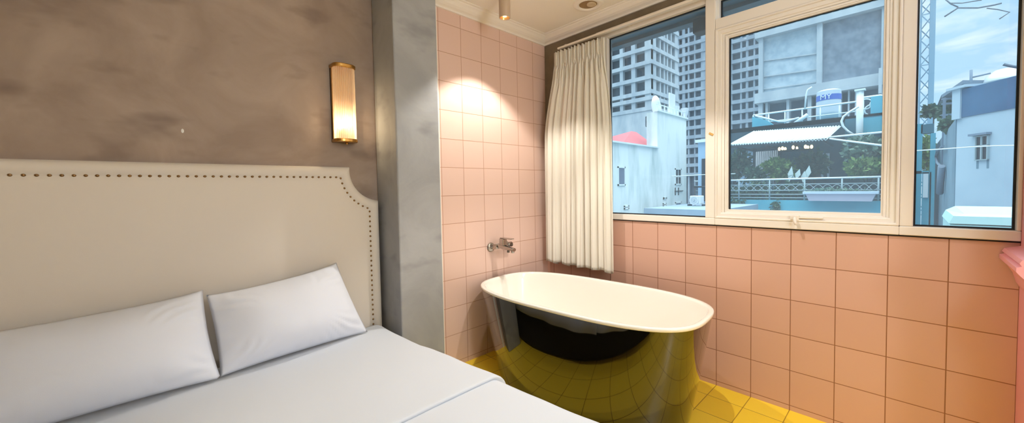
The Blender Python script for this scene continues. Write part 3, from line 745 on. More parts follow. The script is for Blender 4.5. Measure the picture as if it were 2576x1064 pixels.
ac = thing('air_conditioner', (XU, a[0], zroof), 'white outdoor AC unit on the pale flat roof', 'air conditioner')
MB().box(XU, XU + .34, a[1], a[0], zroof + .06, a[2] + .02).build('casing', 'ac_white', ac, bevel=.02)
cy_, cz_ = a[0] - .42 * (a[0] - a[1]), (zroof + .06 + a[2]) / 2; rr = .40 * (a[2] - zroof)
MB().lathe([(rr, -.015), (rr, .0)], (XU - .005, cy_, cz_), 24, 'x', caps=True).build('fan_recess', 'roof_grey', ac)
m = MB(); [m.lathe([(r_, -.02), (r_ + .012, -.028), (r_ + .024, -.02)], (XU, cy_, cz_), 24, 'x') for r_ in (rr * .3, rr * .55, rr * .8, rr)]; m.sphere((XU - .03, cy_, cz_), rr * .18, 10, 6); m.build('fan_grille', 'ac_white', ac)
for dy in (.1, -.1): MB().box(XU + .02, XU + .30, (a[0] + a[1]) / 2 + dy * 2.5 - .03, (a[0] + a[1]) / 2 + dy * 2.5 + .03, zroof, zroof + .06).build('foot', 'dark_steel', ac)
zr_ = at(1760, 470, 0, 11.8).z; rl = thing('roof_railing', (11.8, yx(1750, 11.8, 480), zroof), 'dark steel railing on the flat roof before the blue block', 'railing')
m = MB(); m.tube([(11.8, yx(1746, 11.8, 480), zr_), (11.8, yx(1806, 11.8, 480), zr_)], .035, 6); m.build('top_rail', 'dark_steel', rl)
for k in range(3):
    y_ = mix(yx(1748, 11.8, 480), yx(1805, 11.8, 480), k / 2); MB().tube([(11.8, y_, zroof), (11.8, y_, zr_)], .025, 6).build('post', 'dark_steel', rl)

# --- netted concrete block in the middle pane
XC = 44.
nb = thing('netted_building', (XC, yx(2070, XC, 200), GZ), 'huge concrete block wrapped in grey netting behind the teal house', 'building')
def cbox(name, m_, px0, py0, px1, py1, d0, d1):
    a = rectx(px0, py0, px1, py1, XC); return MB().box(XC + d0, XC + d1, a[1], a[0], a[3], a[2]).build(name, m_, nb)
yl, yr_ = yx(1908, XC, 200), yx(2262, XC, 200)
z_b = (zx(1908, 247, XC) + zx(2240, 196, XC)) / 2; z_t = (zx(1908, 82, XC) + zx(2240, 15, XC)) / 2
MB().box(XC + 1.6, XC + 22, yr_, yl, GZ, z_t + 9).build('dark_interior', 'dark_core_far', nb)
for za, zb2 in ((z_b - .55, z_b + .5), (z_t - .3, z_t + .3), (z_t + 3.6, z_t + 4.4), (z_t + 7.6, z_t + 8.2)): MB().box(XC - .3, XC + 22, yr_ - .2, yl + .3, za, zb2).build('floor_slab', 'conc_pale', nb)
for a, b in ((1908, 1919), (2054, 2068), (2216, 2222), (2244, 2262)): MB().box(XC, XC + 1.2, yx(b, XC, 150), yx(a, XC, 150), GZ, z_t + 9).build('column', 'conc_pale', nb)
for a, b in ((1924, 1930), (1977, 1984), (2030, 2040), (2086, 2092), (2110, 2116), (2132, 2136), (2150, 2157)): MB().box(XC + .2, XC + 1.2, yx(b, XC, 270), yx(a, XC, 270), GZ, z_b).build('column', 'conc_pale', nb)
for a, b in ((1950, 1956), (2000, 2006), (2090, 2094), (2110, 2115), (2150, 2155), (2190, 2196)): MB().box(XC + .2, XC + 1.2, yx(b, XC, 50), yx(a, XC, 50), z_t, z_t + 9).build('column', 'conc_pale', nb)
MB().box(XC + .5, XC + .7, yx(2054, XC, 150), yl, z_b + .4, z_t).build('pale_net', 'net_pale', nb)
MB().box(XC + .5, XC + .7, yr_, yx(2068, XC, 150), z_b + .4, z_t).build('dark_net', 'net_dark', nb)
m = MB()
for py in (150, 190, 222): m.bar((XC + .4, yx(2054, XC, py), zx(2054, py - 18, XC)), (XC + .4, yl, zx(1919, py, XC)), .12)
m.build('net_batten', 'conc_pale', nb)
MB().box(XC - 1.2, XC - .6, yx(2220, XC, 200), yx(2212, XC, 200), zx(2216, 240, XC), zx(2216, 178, XC)).build('hoist_post', 'conc_pale', nb)

# --- teal house with the planted balcony
XT, XW, XR = 14.0, 18.0, 19.5
th = thing('teal_house', (XW, yx(2030, XW, 450), GZ), 'teal house with planted balcony opposite the middle window pane', 'house')
ztb = zx(2000, 504, XT); yLt = yx(1800, XT, 500) + .9; yRt = yx(2252, XT, 500)
MB().box(XT, XT + .25, yRt, yLt, GZ, ztb).build('balcony_parapet', 'teal_wall', th)
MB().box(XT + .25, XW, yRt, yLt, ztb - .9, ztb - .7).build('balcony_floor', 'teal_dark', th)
zw1 = zx(2000, 318, XR)
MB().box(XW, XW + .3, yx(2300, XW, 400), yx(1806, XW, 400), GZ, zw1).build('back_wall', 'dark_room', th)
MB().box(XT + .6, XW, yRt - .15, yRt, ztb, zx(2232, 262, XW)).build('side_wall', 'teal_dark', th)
MB().box(XW, XW + 9, yx(2300, XW, 400), yx(1806, XW, 400), zw1 - .2, zw1).build('roof_terrace_floor', 'teal_dark', th)
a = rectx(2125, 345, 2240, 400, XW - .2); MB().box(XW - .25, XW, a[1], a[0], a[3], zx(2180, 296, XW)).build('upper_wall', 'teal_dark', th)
# glazed doors with white drapes
for px0, px1, py0, py1, mm, nm in ((1848, 1893, 380, 470, 'drape_white', 'bright_glazing'), (1901, 1957, 380, 475, 'drape_white', 'door_drape')):
    a = rectx(px0, py0, px1, py1, XW - .1)
    if nm == 'door_drape':
        m = MB(); m.loft([[(XW - .12 + .05 * sin(k * 1.25), mix(a[0], a[1], k / 60), z_) for k in range(61)] for z_ in (a[3], a[2])], False); m.build(nm, mm, th, solid=.01)
    else: MB().box(XW - .06, XW - .02, a[1], a[0], a[3], a[2]).build(nm, 'blue_render', th)
m = MB(); a = rectx(1846, 372, 1960, 480, XW - .1)
for px in (1848, 1897, 1960): y_ = yx(px, XW - .15, 420); m.box(XW - .16, XW - .06, y_ - .05, y_ + .05, a[3], a[2])
m.box(XW - .16, XW - .06, a[1], a[0], a[2] - .1, a[2]); m.build('door_frame', 'dark_steel', th)
m = MB(); a = rectx(2066, 386, 2086, 450, XW - .1); m.frame(a[1], a[0], a[3], a[2], .07, XW - .08, XW); m.build('side_door_frame', 'planter_rim', th)
# left teal parapet of the roof terrace
a = rectx(1892, 290, 1958, 330, XR - .6); MB().loft([[(XR - .6, a[0], a[3] - .6), (XR - .6, a[1], a[3] - .6), (XR - .6, a[1], zx(1958, 322, XR - .6)), (XR - .6, mix(a[0], a[1], .55), zx(1928, 302, XR - .6)), (XR - .6, a[0], zx(1892, 293, XR - .6))], [(XR - .3, a[0], a[3] - .6), (XR - .3, a[1], a[3] - .6), (XR - .3, a[1], zx(1958, 322, XR - .6)), (XR - .3, mix(a[0], a[1], .55), zx(1928, 302, XR - .6)), (XR - .3, a[0], zx(1892, 293, XR - .6))]], caps=True, smooth=False).build('roof_parapet', 'teal_wall', th)
a = rectx(2190, 240, 2252, 292, XR); MB().box(XR, XR + .3, a[1], a[0], a[3], a[2]).build('roof_parapet', 'teal_wall', th)
a = rectx(2168, 294, 2252, 335, XW - .3); MB().box(XW - .35, XW - .02, a[1], a[0], a[3], a[2]).build('upper_parapet', 'teal_wall', th)
# corrugated awning
e0, e1 = at(1833, 365, 0, 15.0), at(2079, 351, 0, 15.0); t0, t1 = at(1896, 331, 0, XW - .42), at(2116, 317, 0, XW - .42); aw = thing('awning', (16.5, t0.lerp(t1, .5).y, e0.z), 'white corrugated awning sloping over the teal balcony', 'awning')
m = MB(); NC = 150; top_, bot_ = [], []
for k in range(NC + 1):
    u = k / NC; h = .035 * sin(2 * pi * u * 34); a = e0.lerp(e1, u) + Vector((0, 0, h)); b = t0.lerp(t1, u) + Vector((0, 0, h)); top_.append(b); bot_.append(a)
m.loft([bot_, top_], False); m.build('corrugated_sheet', 'awning_sheet', aw, solid=.02)
m = MB(); m.box(e0.x + .02, e0.x + .09, e1.y, e0.y, e0.z - .14, e0.z - .05)
for k in range(4): y_ = mix(e0.y - .3, e1.y + .1, k / 3); m.bar((XW - .40, y_, e0.z - .15), (e0.x, y_, e0.z - .1), .05)
m.build('awning_frame', 'dark_steel', aw)
# balcony railing: rails, posts, ornate loops
br = thing('balcony_railing', (XT, yx(2030, XT, 450), ztb), 'pale metal balcony railing with looped ornaments on the teal parapet', 'railing')
zr = [zx(2030, y_, XT) for y_ in (449, 463, 478.5, 489, 498)]
for z_, r_ in zip(zr, (.035, .018, .018, .018, .018)): MB().tube([(XT + .1, yLt, z_), (XT + .1, yRt, z_)], r_, 6).build('rail', 'rail_grey' if z_ != zr[0] else 'rail_white', br)
for px in (1859, 1936, 2024, 2118, 2210): y_ = yx(px, XT + .1, 470); MB().tube([(XT + .1, y_, ztb + .003), (XT + .1, y_, zr[0])], .028, 6).build('post', 'rail_grey', br)
posts = [yx(px, XT + .1, 470) for px in (1800, 1859, 1936, 2024, 2118, 2210)]
for a, b in zip(posts, posts[1:]):
    m = MB(); zc_ = (zr[1] + zr[2]) / 2 - .02
    for s in (1, -1): m.tube([(XT + .1, mix(a, b, k / 40), zc_ + s * .10 * sin(4 * pi * k / 40)) for k in range(41)], .012, 5)
    m.build('loop_ornament', 'rail_grey', br)
pl_ = rectx(2025, 486, 2204, 506, XT - .45); pt = thing('planter_box', (XT - .3, (pl_[0] + pl_[1]) / 2, pl_[3]), 'pinkish planter trough hung on the balcony railing', 'planter')
MB().loft([[(XT - .40, pl_[0] - .10, pl_[3]), (XT - .40, pl_[1] + .10, pl_[3]), (XT - .02, pl_[1] + .10, pl_[3]), (XT - .02, pl_[0] - .10, pl_[3])], [(XT - .45, pl_[0], pl_[2]), (XT - .45, pl_[1], pl_[2]), (XT - .02, pl_[1], pl_[2]), (XT - .02, pl_[0], pl_[2])]], caps=True, smooth=False).build('trough', 'planter_pink', pt)
MB().box(XT - .50, XT - .01, pl_[1] - .06, pl_[0] + .06, pl_[2] - .02, pl_[2] + .06).build('rim', 'planter_rim', pt)
# roof railing, white post, bent pipe, guy poles
rr_ = thing('roof_railing', (XR, yx(2030, XR, 300), zw1), 'white tubular railing along the teal roof terrace below the water tank', 'railing')
A0, A1 = at(1895, 289, 0, XR), at(2163, 256, 0, XR)
zz = (A0.z + A1.z) / 2
for dz_, r_ in ((0, .045), (-.42, .03), (-.8, .03)): MB().tube([(XR, A0.y, zz + dz_), (XR, A1.y, zz + dz_)], r_, 6).build('rail', 'rail_white', rr_)
for k in range(7): y_ = mix(A0.y, A1.y, k / 6); MB().tube([(XR, y_, zw1), (XR, y_, zz)], .03, 6).build('post', 'rail_white', rr_)
m = MB(); q0, q1 = at(1900, 291, 0, XR - .2), at(1960, 306, 0, XR - .2); m.tube([q0, q1, at(1975, 306, 0, XR), at(2010, 296, 0, XR)], .05, 6)
m.tube([at(1998, 312, 0, XR), at(2032, 288, 0, XR)], .09, 6); m.build('brace', 'rail_white', rr_)
y_ = yx(2163, XW - .6, 280); ps = thing('white_post', (XW - .6, y_, zx(2163, 338, XW - .6)), 'white capped post right of the water tank', 'post')
MB().tube([(XW - .6, y_, zx(2163, 400, XW - .6)), (XW - .6, y_, zx(2163, 229, XW - .6))], .11, 10).build('shaft', 'rail_white', ps); zc_ = zx(2163, 229, XW - .6); MB().box(XW - .75, XW - .45, y_ - .16, y_ + .16, zc_, zc_ + .06).build('cap', 'rail_white', ps)
m = MB(); m.tube([at(px, py, 0, XW - .8) for px, py in ((2160, 268), (2140, 280), (2122, 293), (2117, 305), (2121, 318), (2133, 330), (2146, 338))], .045, 6); tag(m.build('bent_pipe', 'rail_white'), 'white bent pipe curving left of the white post', 'pipe')
m = MB(); m.tube([at(1884 + 141, 272, 0, XR - .1), at(2028, 240, 0, XR - .1), at(2032, 226, 0, XR - .1), at(2043, 219, 0, XR - .1)], .04, 6); tag(m.build('water_pipe', 'rail_white'), 'thin white pipe rising left of the water tank', 'pipe')
for pts, lb in (((at(2085, 345, 0, 15.4), at(2236, 331, 0, 13.8)), 'white pole from the awning corner rising to the right'), ((at(2088, 349, 0, 15.2), at(2236, 368, 0, 13.6)), 'white pole from the awning corner dropping to the right')):
    m = MB(); m.tube(pts, .035, 6); tag(m.build('guy_pole', 'rail_white'), lb, 'pole')
# right roof terrace rail with rings
r2 = thing('terrace_railing', (XR + .4, yx(2200, XR, 250), zx(2200, 290, XR)), 'white ringed railing at the right end of the teal roof', 'railing')
m = MB(); m.tube([at(2168, 246, 0, XR + .4), at(2215, 240, 0, XR + .4), at(2226, 246, 0, XR + .4), at(2245, 246, 0, XR + .4)], .05, 6); m.build('top_rail', 'rail_white', r2)
for k in range(4):
    c = at(2178 + k * 14, 262 + 14 * (k % 2), 0, XR + .38); m = MB(); m.tube([(c.x, c.y + .22 * cos(a), c.z + .22 * sin(a)) for a in [2 * pi * q / 18 for q in range(18)]], .03, 5, True, False); m.build('ring', 'rail_white', r2)
for px in (2172, 2200, 2228): c = at(px, 244, 0, XR + .4); MB().tube([(c.x, c.y, c.z), (c.x, c.y, c.z - 1.2)], .03, 6).build('post', 'rail_white', r2)
# water tank with blue band and lettering
XK = 21.5; kx = rectx(2050, 228, 2113, 281, XK); kr = (kx[0] - kx[1]) / 2; kc = (kx[0] + kx[1]) / 2
tk_ = thing('water_tank', (XK + kr, kc, kx[3]), 'round steel water tank with a blue band on the teal roof', 'water tank')
hz_ = kx[2] - kx[3]
prof_ = [(.001, -.3), (kr, -.3)]
for k in range(13): z_ = hz_ * k / 12; prof_ += [(kr, z_), (kr * 1.015, z_ + hz_ / 36)]
prof_ += [(kr * .97, hz_ + .05), (kr * .7, hz_ + kr * .22), (kr * .3, hz_ + kr * .30), (.001, hz_ + kr * .31)]
MB().lathe(prof_, (XK + kr, kc, kx[3]), 40).build('tank_body', 'tank_steel', tk_)
zb0, zb1 = zx(2080, 251, XK), zx(2080, 237, XK)
MB().lathe([(kr * 1.03, zb0), (kr * 1.03, zb1)], (XK + kr, kc, 0), 40).build('blue_band', 'tank_blue', tk_)
tx = bpy.data.curves.new('tank_lettering', 'FONT'); tx.body = 'MY'; tx.size = (zb1 - zb0) * 1.25; tx.extrude = .01; tx.align_x = 'CENTER'; tx.align_y = 'CENTER'; tx.materials.append(MATS['rail_white'])
t0_ = bpy.data.objects.new('lettering_curve', tx); COL.objects.link(t0_); bpy.context.view_layer.update()
lm = bpy.data.meshes.new_from_object(t0_.evaluated_get(bpy.context.evaluated_depsgraph_get())); bpy.data.objects.remove(t0_)
to = bpy.data.objects.new('tank_lettering', lm); COL.objects.link(to); to.parent = tk_; to.matrix_parent_inverse = tk_.matrix_basis.inverted()
an = .12; to.location = (XK + kr - kr * 1.05 * cos(an), kc + kr * 1.05 * sin(an), (zb0 + zb1) / 2); to.rotation_euler = (pi / 2, 0, -pi / 2 - an)
st_ = MB()
for s in (1, -1):
    for q in (1, -1): st_.tube([(XK + kr + s * kr * .6, kc + q * kr * .6, zw1 + .01), (XK + kr + s * kr * .6, kc + q * kr * .6, kx[3] - .02)], .05, 6)
st_.build('stand', 'rail_white', tk_)
# planting
def bush(name, mm, c, r, n, leaf, seed, label, group, stem=True, droop=0., root=None):
    rg_ = random.Random(seed); m = MB(); c = Vector(c)
    blobs = [(Vector((rg_.uniform(-.5, .5) * r[0], rg_.uniform(-.55, .55) * r[1], rg_.uniform(-.45, .5) * r[2])), rg_.uniform(.45, .75)) for _ in range(7)]
    for _ in range(n):
        b_, s = rg_.choice(blobs); d = Vector((rg_.gauss(0, 1), rg_.gauss(0, 1), rg_.gauss(0, 1))).normalized() * (rg_.random() ** .45)
        p_ = c + b_ + Vector((d.x * r[0] * s, d.y * r[1] * s, d.z * r[2] * s)); L = leaf * rg_.uniform(.7, 1.3)
        u = (d + Vector((rg_.gauss(0, .5), rg_.gauss(0, .5), rg_.gauss(0, .5) - droop))).normalized(); v = u.cross(Vector((rg_.gauss(0, 1), rg_.gauss(0, 1), rg_.gauss(0, 1)))).normalized() * L * .32
        m.add([p_, p_ + u * L * .5 + v, p_ + u * L, p_ + u * L * .5 - v], [(0, 1, 2, 3)])
    t = thing(name, (c.x, c.y, c.z - r[2]), label, 'plant', group)
    m.build('foliage', mm, t, fix=False)
    if stem:
        m = MB(); zr__ = c.z - r[2] * 1.5 if root is None else root
        for k in range(3 if root is None else 1): m.tube([(c.x, c.y + (k - 1) * .08, zr__), (c.x, c.y + (k - 1) * r[1] * .3, c.z)], .02, 5)
        m.build('stem', 'stem_brown', t)
def bpx(px0, py0, px1, py1, X, dx, *a, **k):
    q = rectx(px0, py0, px1, py1, X); c = ((X), (q[0] + q[1]) / 2, (q[2] + q[3]) / 2); bush(a[0], a[1], c, (dx, (q[0] - q[1]) / 2, (q[2] - q[3]) / 2), *a[2:], **k)
BG = 'shrubs on the teal balcony'
bpx(1922, 400, 1992, 456, 15.6, .5, 'shrub', 'leaf_lime', 900, .17, 1, 'rounded yellow-green shrub left of the balcony centre', BG)
bpx(2000, 378, 2086, 452, 17.2, .35, 'shrub', 'leaf_green', 900, .19, 2, 'dark green shrub in the balcony middle under the chandelier', BG)
bpx(1820, 385, 1885, 455, 16.0, .5, 'shrub', 'leaf_green', 700, .20, 3, 'dark shrub at the left end of the teal balcony', BG)
bpx(1870, 425, 1925, 456, 15.4, .4, 'shrub', 'leaf_green', 450, .16, 4, 'low dark shrub between the drapes and the yellow-green shrub', BG)
bpx(2122, 345, 2240, 405, 15.6, .5, 'shrub', 'leaf_grey', 1000, .2, 5, 'tall grey-green shrub against the upper teal wall at right', BG)
bpx(2130, 400, 2240, 446, 14.9, .5, 'shrub', 'leaf_lime', 800, .2, 6, 'pale feathery shrub at the right end of the balcony', BG)
bpx(1825, 452, 1935, 503, 14.5, .25, 'shrub', 'leaf_green', 900, .14, 7, 'trailing plant behind the left railing bars', BG, stem=False, droop=.6)
bpx(1936, 460, 2030, 500, 14.9, .25, 'shrub', 'leaf_green', 600, .14, 8, 'dark low planting behind the middle railing bars', BG, stem=False)
bpx(1940, 498, 1962, 540, 13.95, .06, 'vine', 'leaf_green', 160, .12, 9, 'thin vine hanging down the teal parapet', None, stem=False, droop=1.2)
bpx(1826, 498, 1872, 520, 13.93, .06, 'vine', 'leaf_green', 130, .12, 10, 'short vine spilling over the left end of the teal parapet', None, stem=False, droop=1.2)
bpx(2028, 474, 2200, 486, XT - .22, .12, 'planter_seedling', 'leaf_grey', 260, .10, 11, 'small plants growing along the pinkish planter trough', None, stem=False)
pp = thing('broad_leaved_plant', at(2012, 455, 0, 15.0), 'plant with pale upright paddle leaves behind the railing', 'plant')
for px0, py0, px1, py1 in ((1985, 458, 1992, 418), (2002, 452, 2012, 425), (2020, 460, 2024, 430), (2030, 450, 2036, 416), (2000, 448, 1982, 442)):
    a, b = at(px0, py0, 0, 15.0), at(px1, py1, 0, 15.0); m = MB(); d = b - a; n_ = Vector((0, d.z, -d.y)).normalized() * .10
    m.add([a, a.lerp(b, .5) + n_ + Vector((.05, 0, 0)), b, a.lerp(b, .5) - n_ + Vector((-.05, 0, 0))], [(0, 1, 2), (0, 2, 3)]); m.build('leaf', 'leaf_pale', pp, solid=.01)
# chandelier under the awning and a small table lamp
cc = at(2000, 372, 0, 16.4); ch = thing('chandelier', (16.4, cc.y, cc.z), 'lit chandelier hanging under the corrugated awning', 'chandelier')
m = MB(); m.tube([(cc.x, cc.y, cc.z - .05), (cc.x, cc.y, cc.z + .35)], .03, 6); m.tube([(cc.x + .35 * cos(a), cc.y + .55 * sin(a), cc.z - .1) for a in [2 * pi * k / 20 for k in range(20)]], .025, 5, True, False); m.bar((cc.x, cc.y - .55, cc.z - .1), (cc.x, cc.y + .55, cc.z - .1), .03); m.build('frame', 'dark_steel', ch)
for k in range(8): a = 2 * pi * k / 8; MB().sphere((cc.x + .35 * cos(a), cc.y + .55 * sin(a), cc.z + .0), .05, 8, 6, (1, 1, 1.6)).build('bulb', 'gold_lamp', ch)
q = at(1975, 474, 0, 15.2); tl = thing('table_lamp', q, 'tiny warm lamp glowing behind the balcony railing', 'lamp'); MB().sphere(q, .06, 8, 6).build('bulb', 'gold_lamp', tl); MB().tube([q - Vector((0, 0, .5)), q - Vector((0, 0, .05))], .02, 6).build('stem', 'dark_steel', tl)

# --- right pane: teal steel frame, crane mast, side house, mint roof box, cables
XF = 15.
tf = thing('pergola', (XF, yx(2330, XF, 450), GZ), 'teal post and beam frame left of the blue-white house', 'pergola')
for px0, py0, px1, py1, nm in ((2300, 312, 2317, 700, 'post'), (2317, 312, 2350, 335, 'beam'), (2337, 335, 2350, 700, 'post'), (2317, 433, 2340, 700, 'wall_panel'), (2300, 430, 2337, 437, 'rail')):
    a = rectx(px0, py0, px1, py1, XF); MB().box(XF, XF + .3 if nm != 'wall_panel' else XF + .12, a[1], a[0], a[3], a[2]).build(nm, 'teal_dark' if nm == 'beam' else 'teal_wall', tf)
a = rectx(2322, 437, 2335, 497, XF - .1); MB().box(XF - .06, XF - .01, a[1], a[0], a[3], a[2]).build('white_panel', 'rail_white', tf)
bpx(2316, 350, 2340, 432, 24, .5, 'tree', 'leaf_lime', 600, .22, 21, 'pale green tree seen through the teal frame', None, root=GZ)
XM = 46.
mp0, mp1 = yx(2314, XM, 200), yx(2343, XM, 200); zt_, zb_ = zx(2328, -60, XM), zx(2328, 312, XM) - 8
cr_ = thing('crane_mast', (XM, (mp0 + mp1) / 2, zb_), 'lattice crane mast rising against the sky at the left of the right pane', 'crane')
wid = mp0 - mp1; chord = [(XM, mp0), (XM, mp1), (XM + wid, mp1), (XM + wid, mp0)]
for k, (x_, y_) in enumerate(chord): MB().box(x_ - .07, x_ + .07, y_ - (.17 if k in (1, 2) else .05), y_ + (.17 if k in (1, 2) else .05), zb_, zt_).build('mast_leg', 'mast_steel', cr_)
m = MB(); nseg = int((zt_ - zb_) / 1.05)
for k in range(nseg):
    z_ = zb_ + (zt_ - zb_) * k / nseg; z2 = zb_ + (zt_ - zb_) * (k + 1) / nseg
    for s in range(4):
        a, b = chord[s], chord[(s + 1) % 4]
        if k % 2: a, b = b, a
        m.bar((a[0], a[1], z_), (b[0], b[1], z2), .07)
    if k % 4 == 0: m.bar((XM, mp0, z_), (XM, mp1, z_), .07)
m.build('lattice_bracing', 'mast_steel', cr_)
# side house
XH = 9.4; yH = yx(2405, XH, 400)
sh = thing('side_house', (XH, yH, GZ), 'blue-white house with dark blue roof band filling the right pane', 'house')
HR_, HO_ = Vector((-.795, -.606, 0)), Vector((-.606, .795, 0)); HP_ = Vector((XH, yH, 0))      # the front turns away from the street grid
def atp(px, py, off=0.):
    d = FWD + RGT * ((px - PPX) / FPX) - UPV * ((py - PPY) / FPX); p_ = CP + d * (((HP_ + HO_ * off - CP).dot(HO_)) / d.dot(HO_)); return (p_ - HP_).dot(HR_), p_.z
def lbox(m, t0, t1, d0, d1, z0, z1):
    return m.obox(HP_ + HR_ * ((t0 + t1) / 2) + HO_ * ((d0 + d1) / 2) + Vector((0, 0, (z0 + z1) / 2)), HR_ * ((t1 - t0) / 2), HO_ * ((d1 - d0) / 2), Vector((0, 0, (z1 - z0) / 2)))
zwt = atp(2430, 294)[1]; zbt = atp(2430, 223)[1]
XE = at(2350, 400, 1, yH).x
lbox(MB(), 0, 4.5, -3., 0, GZ, zwt).build('wall', 'right_wall', sh)
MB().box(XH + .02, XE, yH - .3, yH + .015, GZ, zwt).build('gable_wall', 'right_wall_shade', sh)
lbox(MB(), .10, 4.5, -.25, .02, zwt, zbt).build('roof_band', 'blue_band', sh)
lbox(MB(), -.06, .11, -.3, .05, zwt - .02, zbt + .02).build('corner_pier', 'right_wall', sh)
lbox(MB(), -.14, .26, -.34, .10, zbt + .02, zbt + .07).build('coping', 'right_wall', sh)
(wt0, wz1), (wt1, wz0) = atp(2458, 343), atp(2489, 402)
m = MB(); e_ = .018
for q in ((wt0, wt0 + e_, wz0, wz1), (wt1 - e_, wt1, wz0, wz1), (wt0, wt1, wz0, wz0 + e_), (wt0, wt1, wz1 - e_, wz1), ((wt0 + wt1) / 2 - .012, (wt0 + wt1) / 2 + .012, wz0, wz1), (wt0, wt1, mix(wz0, wz1, .6) - .01, mix(wz0, wz1, .6) + .01)): lbox(m, q[0], q[1], -.02, .04, q[2], q[3])
wf = m.build('window', 'rail_grey', sh); lbox(MB(), wt0 + .01, wt1 - .01, -.01, .015, wz0 + .01, wz1 - .01).build('window_glass', 'pane_dark', wf)
lbox(MB(), wt0 - .08, wt1 + .03, 0, .09, wz1 + .01, wz1 + .05).build('window_hood', 'roof_grey', sh)
(lt0, lz1), (lt1, lz0) = atp(2440, 524), atp(2492, 537); lbox(MB(), lt0, lt1, 0, .2, lz0, lz1).build('lower_hood', 'roof_grey', sh)
m = MB()
for k in (.1, .9): lbox(m, mix(wt0, wt1, k) - .02, mix(wt0, wt1, k) + .02, .0, .004, wz0 - .16, wz0)
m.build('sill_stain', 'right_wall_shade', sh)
m = MB(); b0_ = at(2372, 245, 1, yH); sx0 = XH + 1.0
r0 = at(2368, 247, 0, XH + 4.5); r1 = at(2422, 211, 0, XH + 2.5); r2_ = at(2478, 211, 0, XH + 2.5)
m.loft([[r0, r1, r2_], [r0 + Vector((0, 0, .09)), r1 + Vector((0, 0, .09)), r2_ + Vector((0, 0, .09))], [r0 + Vector((2.5, 0, .12)), r1 + Vector((2.5, 0, .12)), r2_ + Vector((2.5, 0, .12))], [r0 + Vector((2.5, 0, 0)), r1 + Vector((2.5, 0, 0)), r2_ + Vector((2.5, 0, 0))]], False, True, smooth=False); m.build('roof_shed', 'roof_grey', sh)
m = MB()
for px in (2376, 2400): a = at(px, 246, 0, XH + 4.0); m.bar(a, a - Vector((0, 0, 2.2)), .06)
for py in (250, 262, 290, 300): m.bar(at(2368, py, 0, XH + 4.0), at(2404, py - 3, 0, XH + 4.0), .05)
m.build('shed_frame', 'roof_grey', sh)
m = MB(); q = at(2443, 226, 0, XH + .5); q.z = zbt; m.tube([q, at(2443, 176, 0, XH + .5)], .025, 6); m.tube([at(2444, 195, 0, XH + .5), at(2492, 184, 0, XH + .5)], .018, 6); tag(m.build('antenna_pole', 'roof_grey'), 'thin antenna pole standing on the blue-white house roof', 'antenna')
c = at(2536, 205, 0, XH + 2.2); rt_ = at(2476, 205, 0, XH + 2.2).y - c.y
tk2 = thing('water_tank', (c.x + rt_, c.y, zbt), 'domed pale water tank behind the dark blue roof band', 'water tank')
zt2_ = zx(2536, 196, XH + 2.2)
MB().lathe([(rt_, zbt - .4), (rt_, zt2_), (rt_ * .9, zt2_ + .12), (rt_ * .5, zt2_ + .26), (.001, zt2_ + .3)], (c.x + rt_, c.y, 0), 36).build('tank_body', 'tank_steel', tk2)
MB().lathe([(rt_ * 1.02, zt2_ - .10), (rt_ * 1.03, zt2_ - .05), (rt_ * 1.02, zt2_)], (c.x + rt_, c.y, 0), 36).build('tank_rib', 'rail_grey', tk2)
bpx(2366, 262, 2402, 300, XH + 4.6, .5, 'roof_shrub', 'leaf_green', 320, .16, 22, 'dark shrub on the roof terrace behind the blue-white house', None)
bpx(2366, 300, 2404, 332, XH + 2.6, .4, 'roof_shrub', 'leaf_green', 320, .14, 23, 'dark creeper over the top of the blue-white house gable', None, stem=False)
bpx(2326, 268, 2362, 290, 19., .5, 'roof_shrub', 'leaf_green', 260, .18, 24, 'small treetop at the foot of the crane mast', None, root=GZ)
m = MB(); m.tube([at(px, py, 1, yH + .10) for px, py in ((2372, 368), (2358, 380), (2355, 395), (2358, 410), (2368, 420))], .035, 6); m.tube([at(2369, 418, 1, yH + .10), at(2364, 486, 1, yH + .10)], .07, 8); tag(m.build('drain_pipe', 'roof_grey'), 'dark drain pipe on the shaded gable in the right pane', 'pipe')
XG = 3.4; a = rectx(2398, 541, 2620, 580, XG)
mb_ = thing('mint_roof_box', (XG, a[0], GZ), 'pale mint sheet metal canopy just below the right pane', 'canopy')
MB().loft([[(XG, a[0] + .03, a[2] - .10), (XG, a[1] - 1, a[2] - .10), (XG + 1.2, a[1] - 1, a[2] - .10), (XG + 1.2, a[0] + .03, a[2] - .10)], [(XG, a[0], a[2] - .02), (XG, a[1] - 1, a[2] - .02), (XG + 1.2, a[1] - 1, a[2] - .02), (XG + 1.2, a[0], a[2] - .02)], [(XG + .08, a[0] - .08, a[2]), (XG + .08, a[1] - 1, a[2]), (XG + 1.2, a[1] - 1, a[2] + .03), (XG + 1.2, a[0] - .08, a[2] + .03)]], caps=True, smooth=False).build('lid', 'mint_sheet', mb_)
MB().box(XG + .02, XG + 1.2, a[1] - 1, a[0] + .02, a[2] - 1.6, a[2] - .112).build('body', 'mint_sheet', mb_)
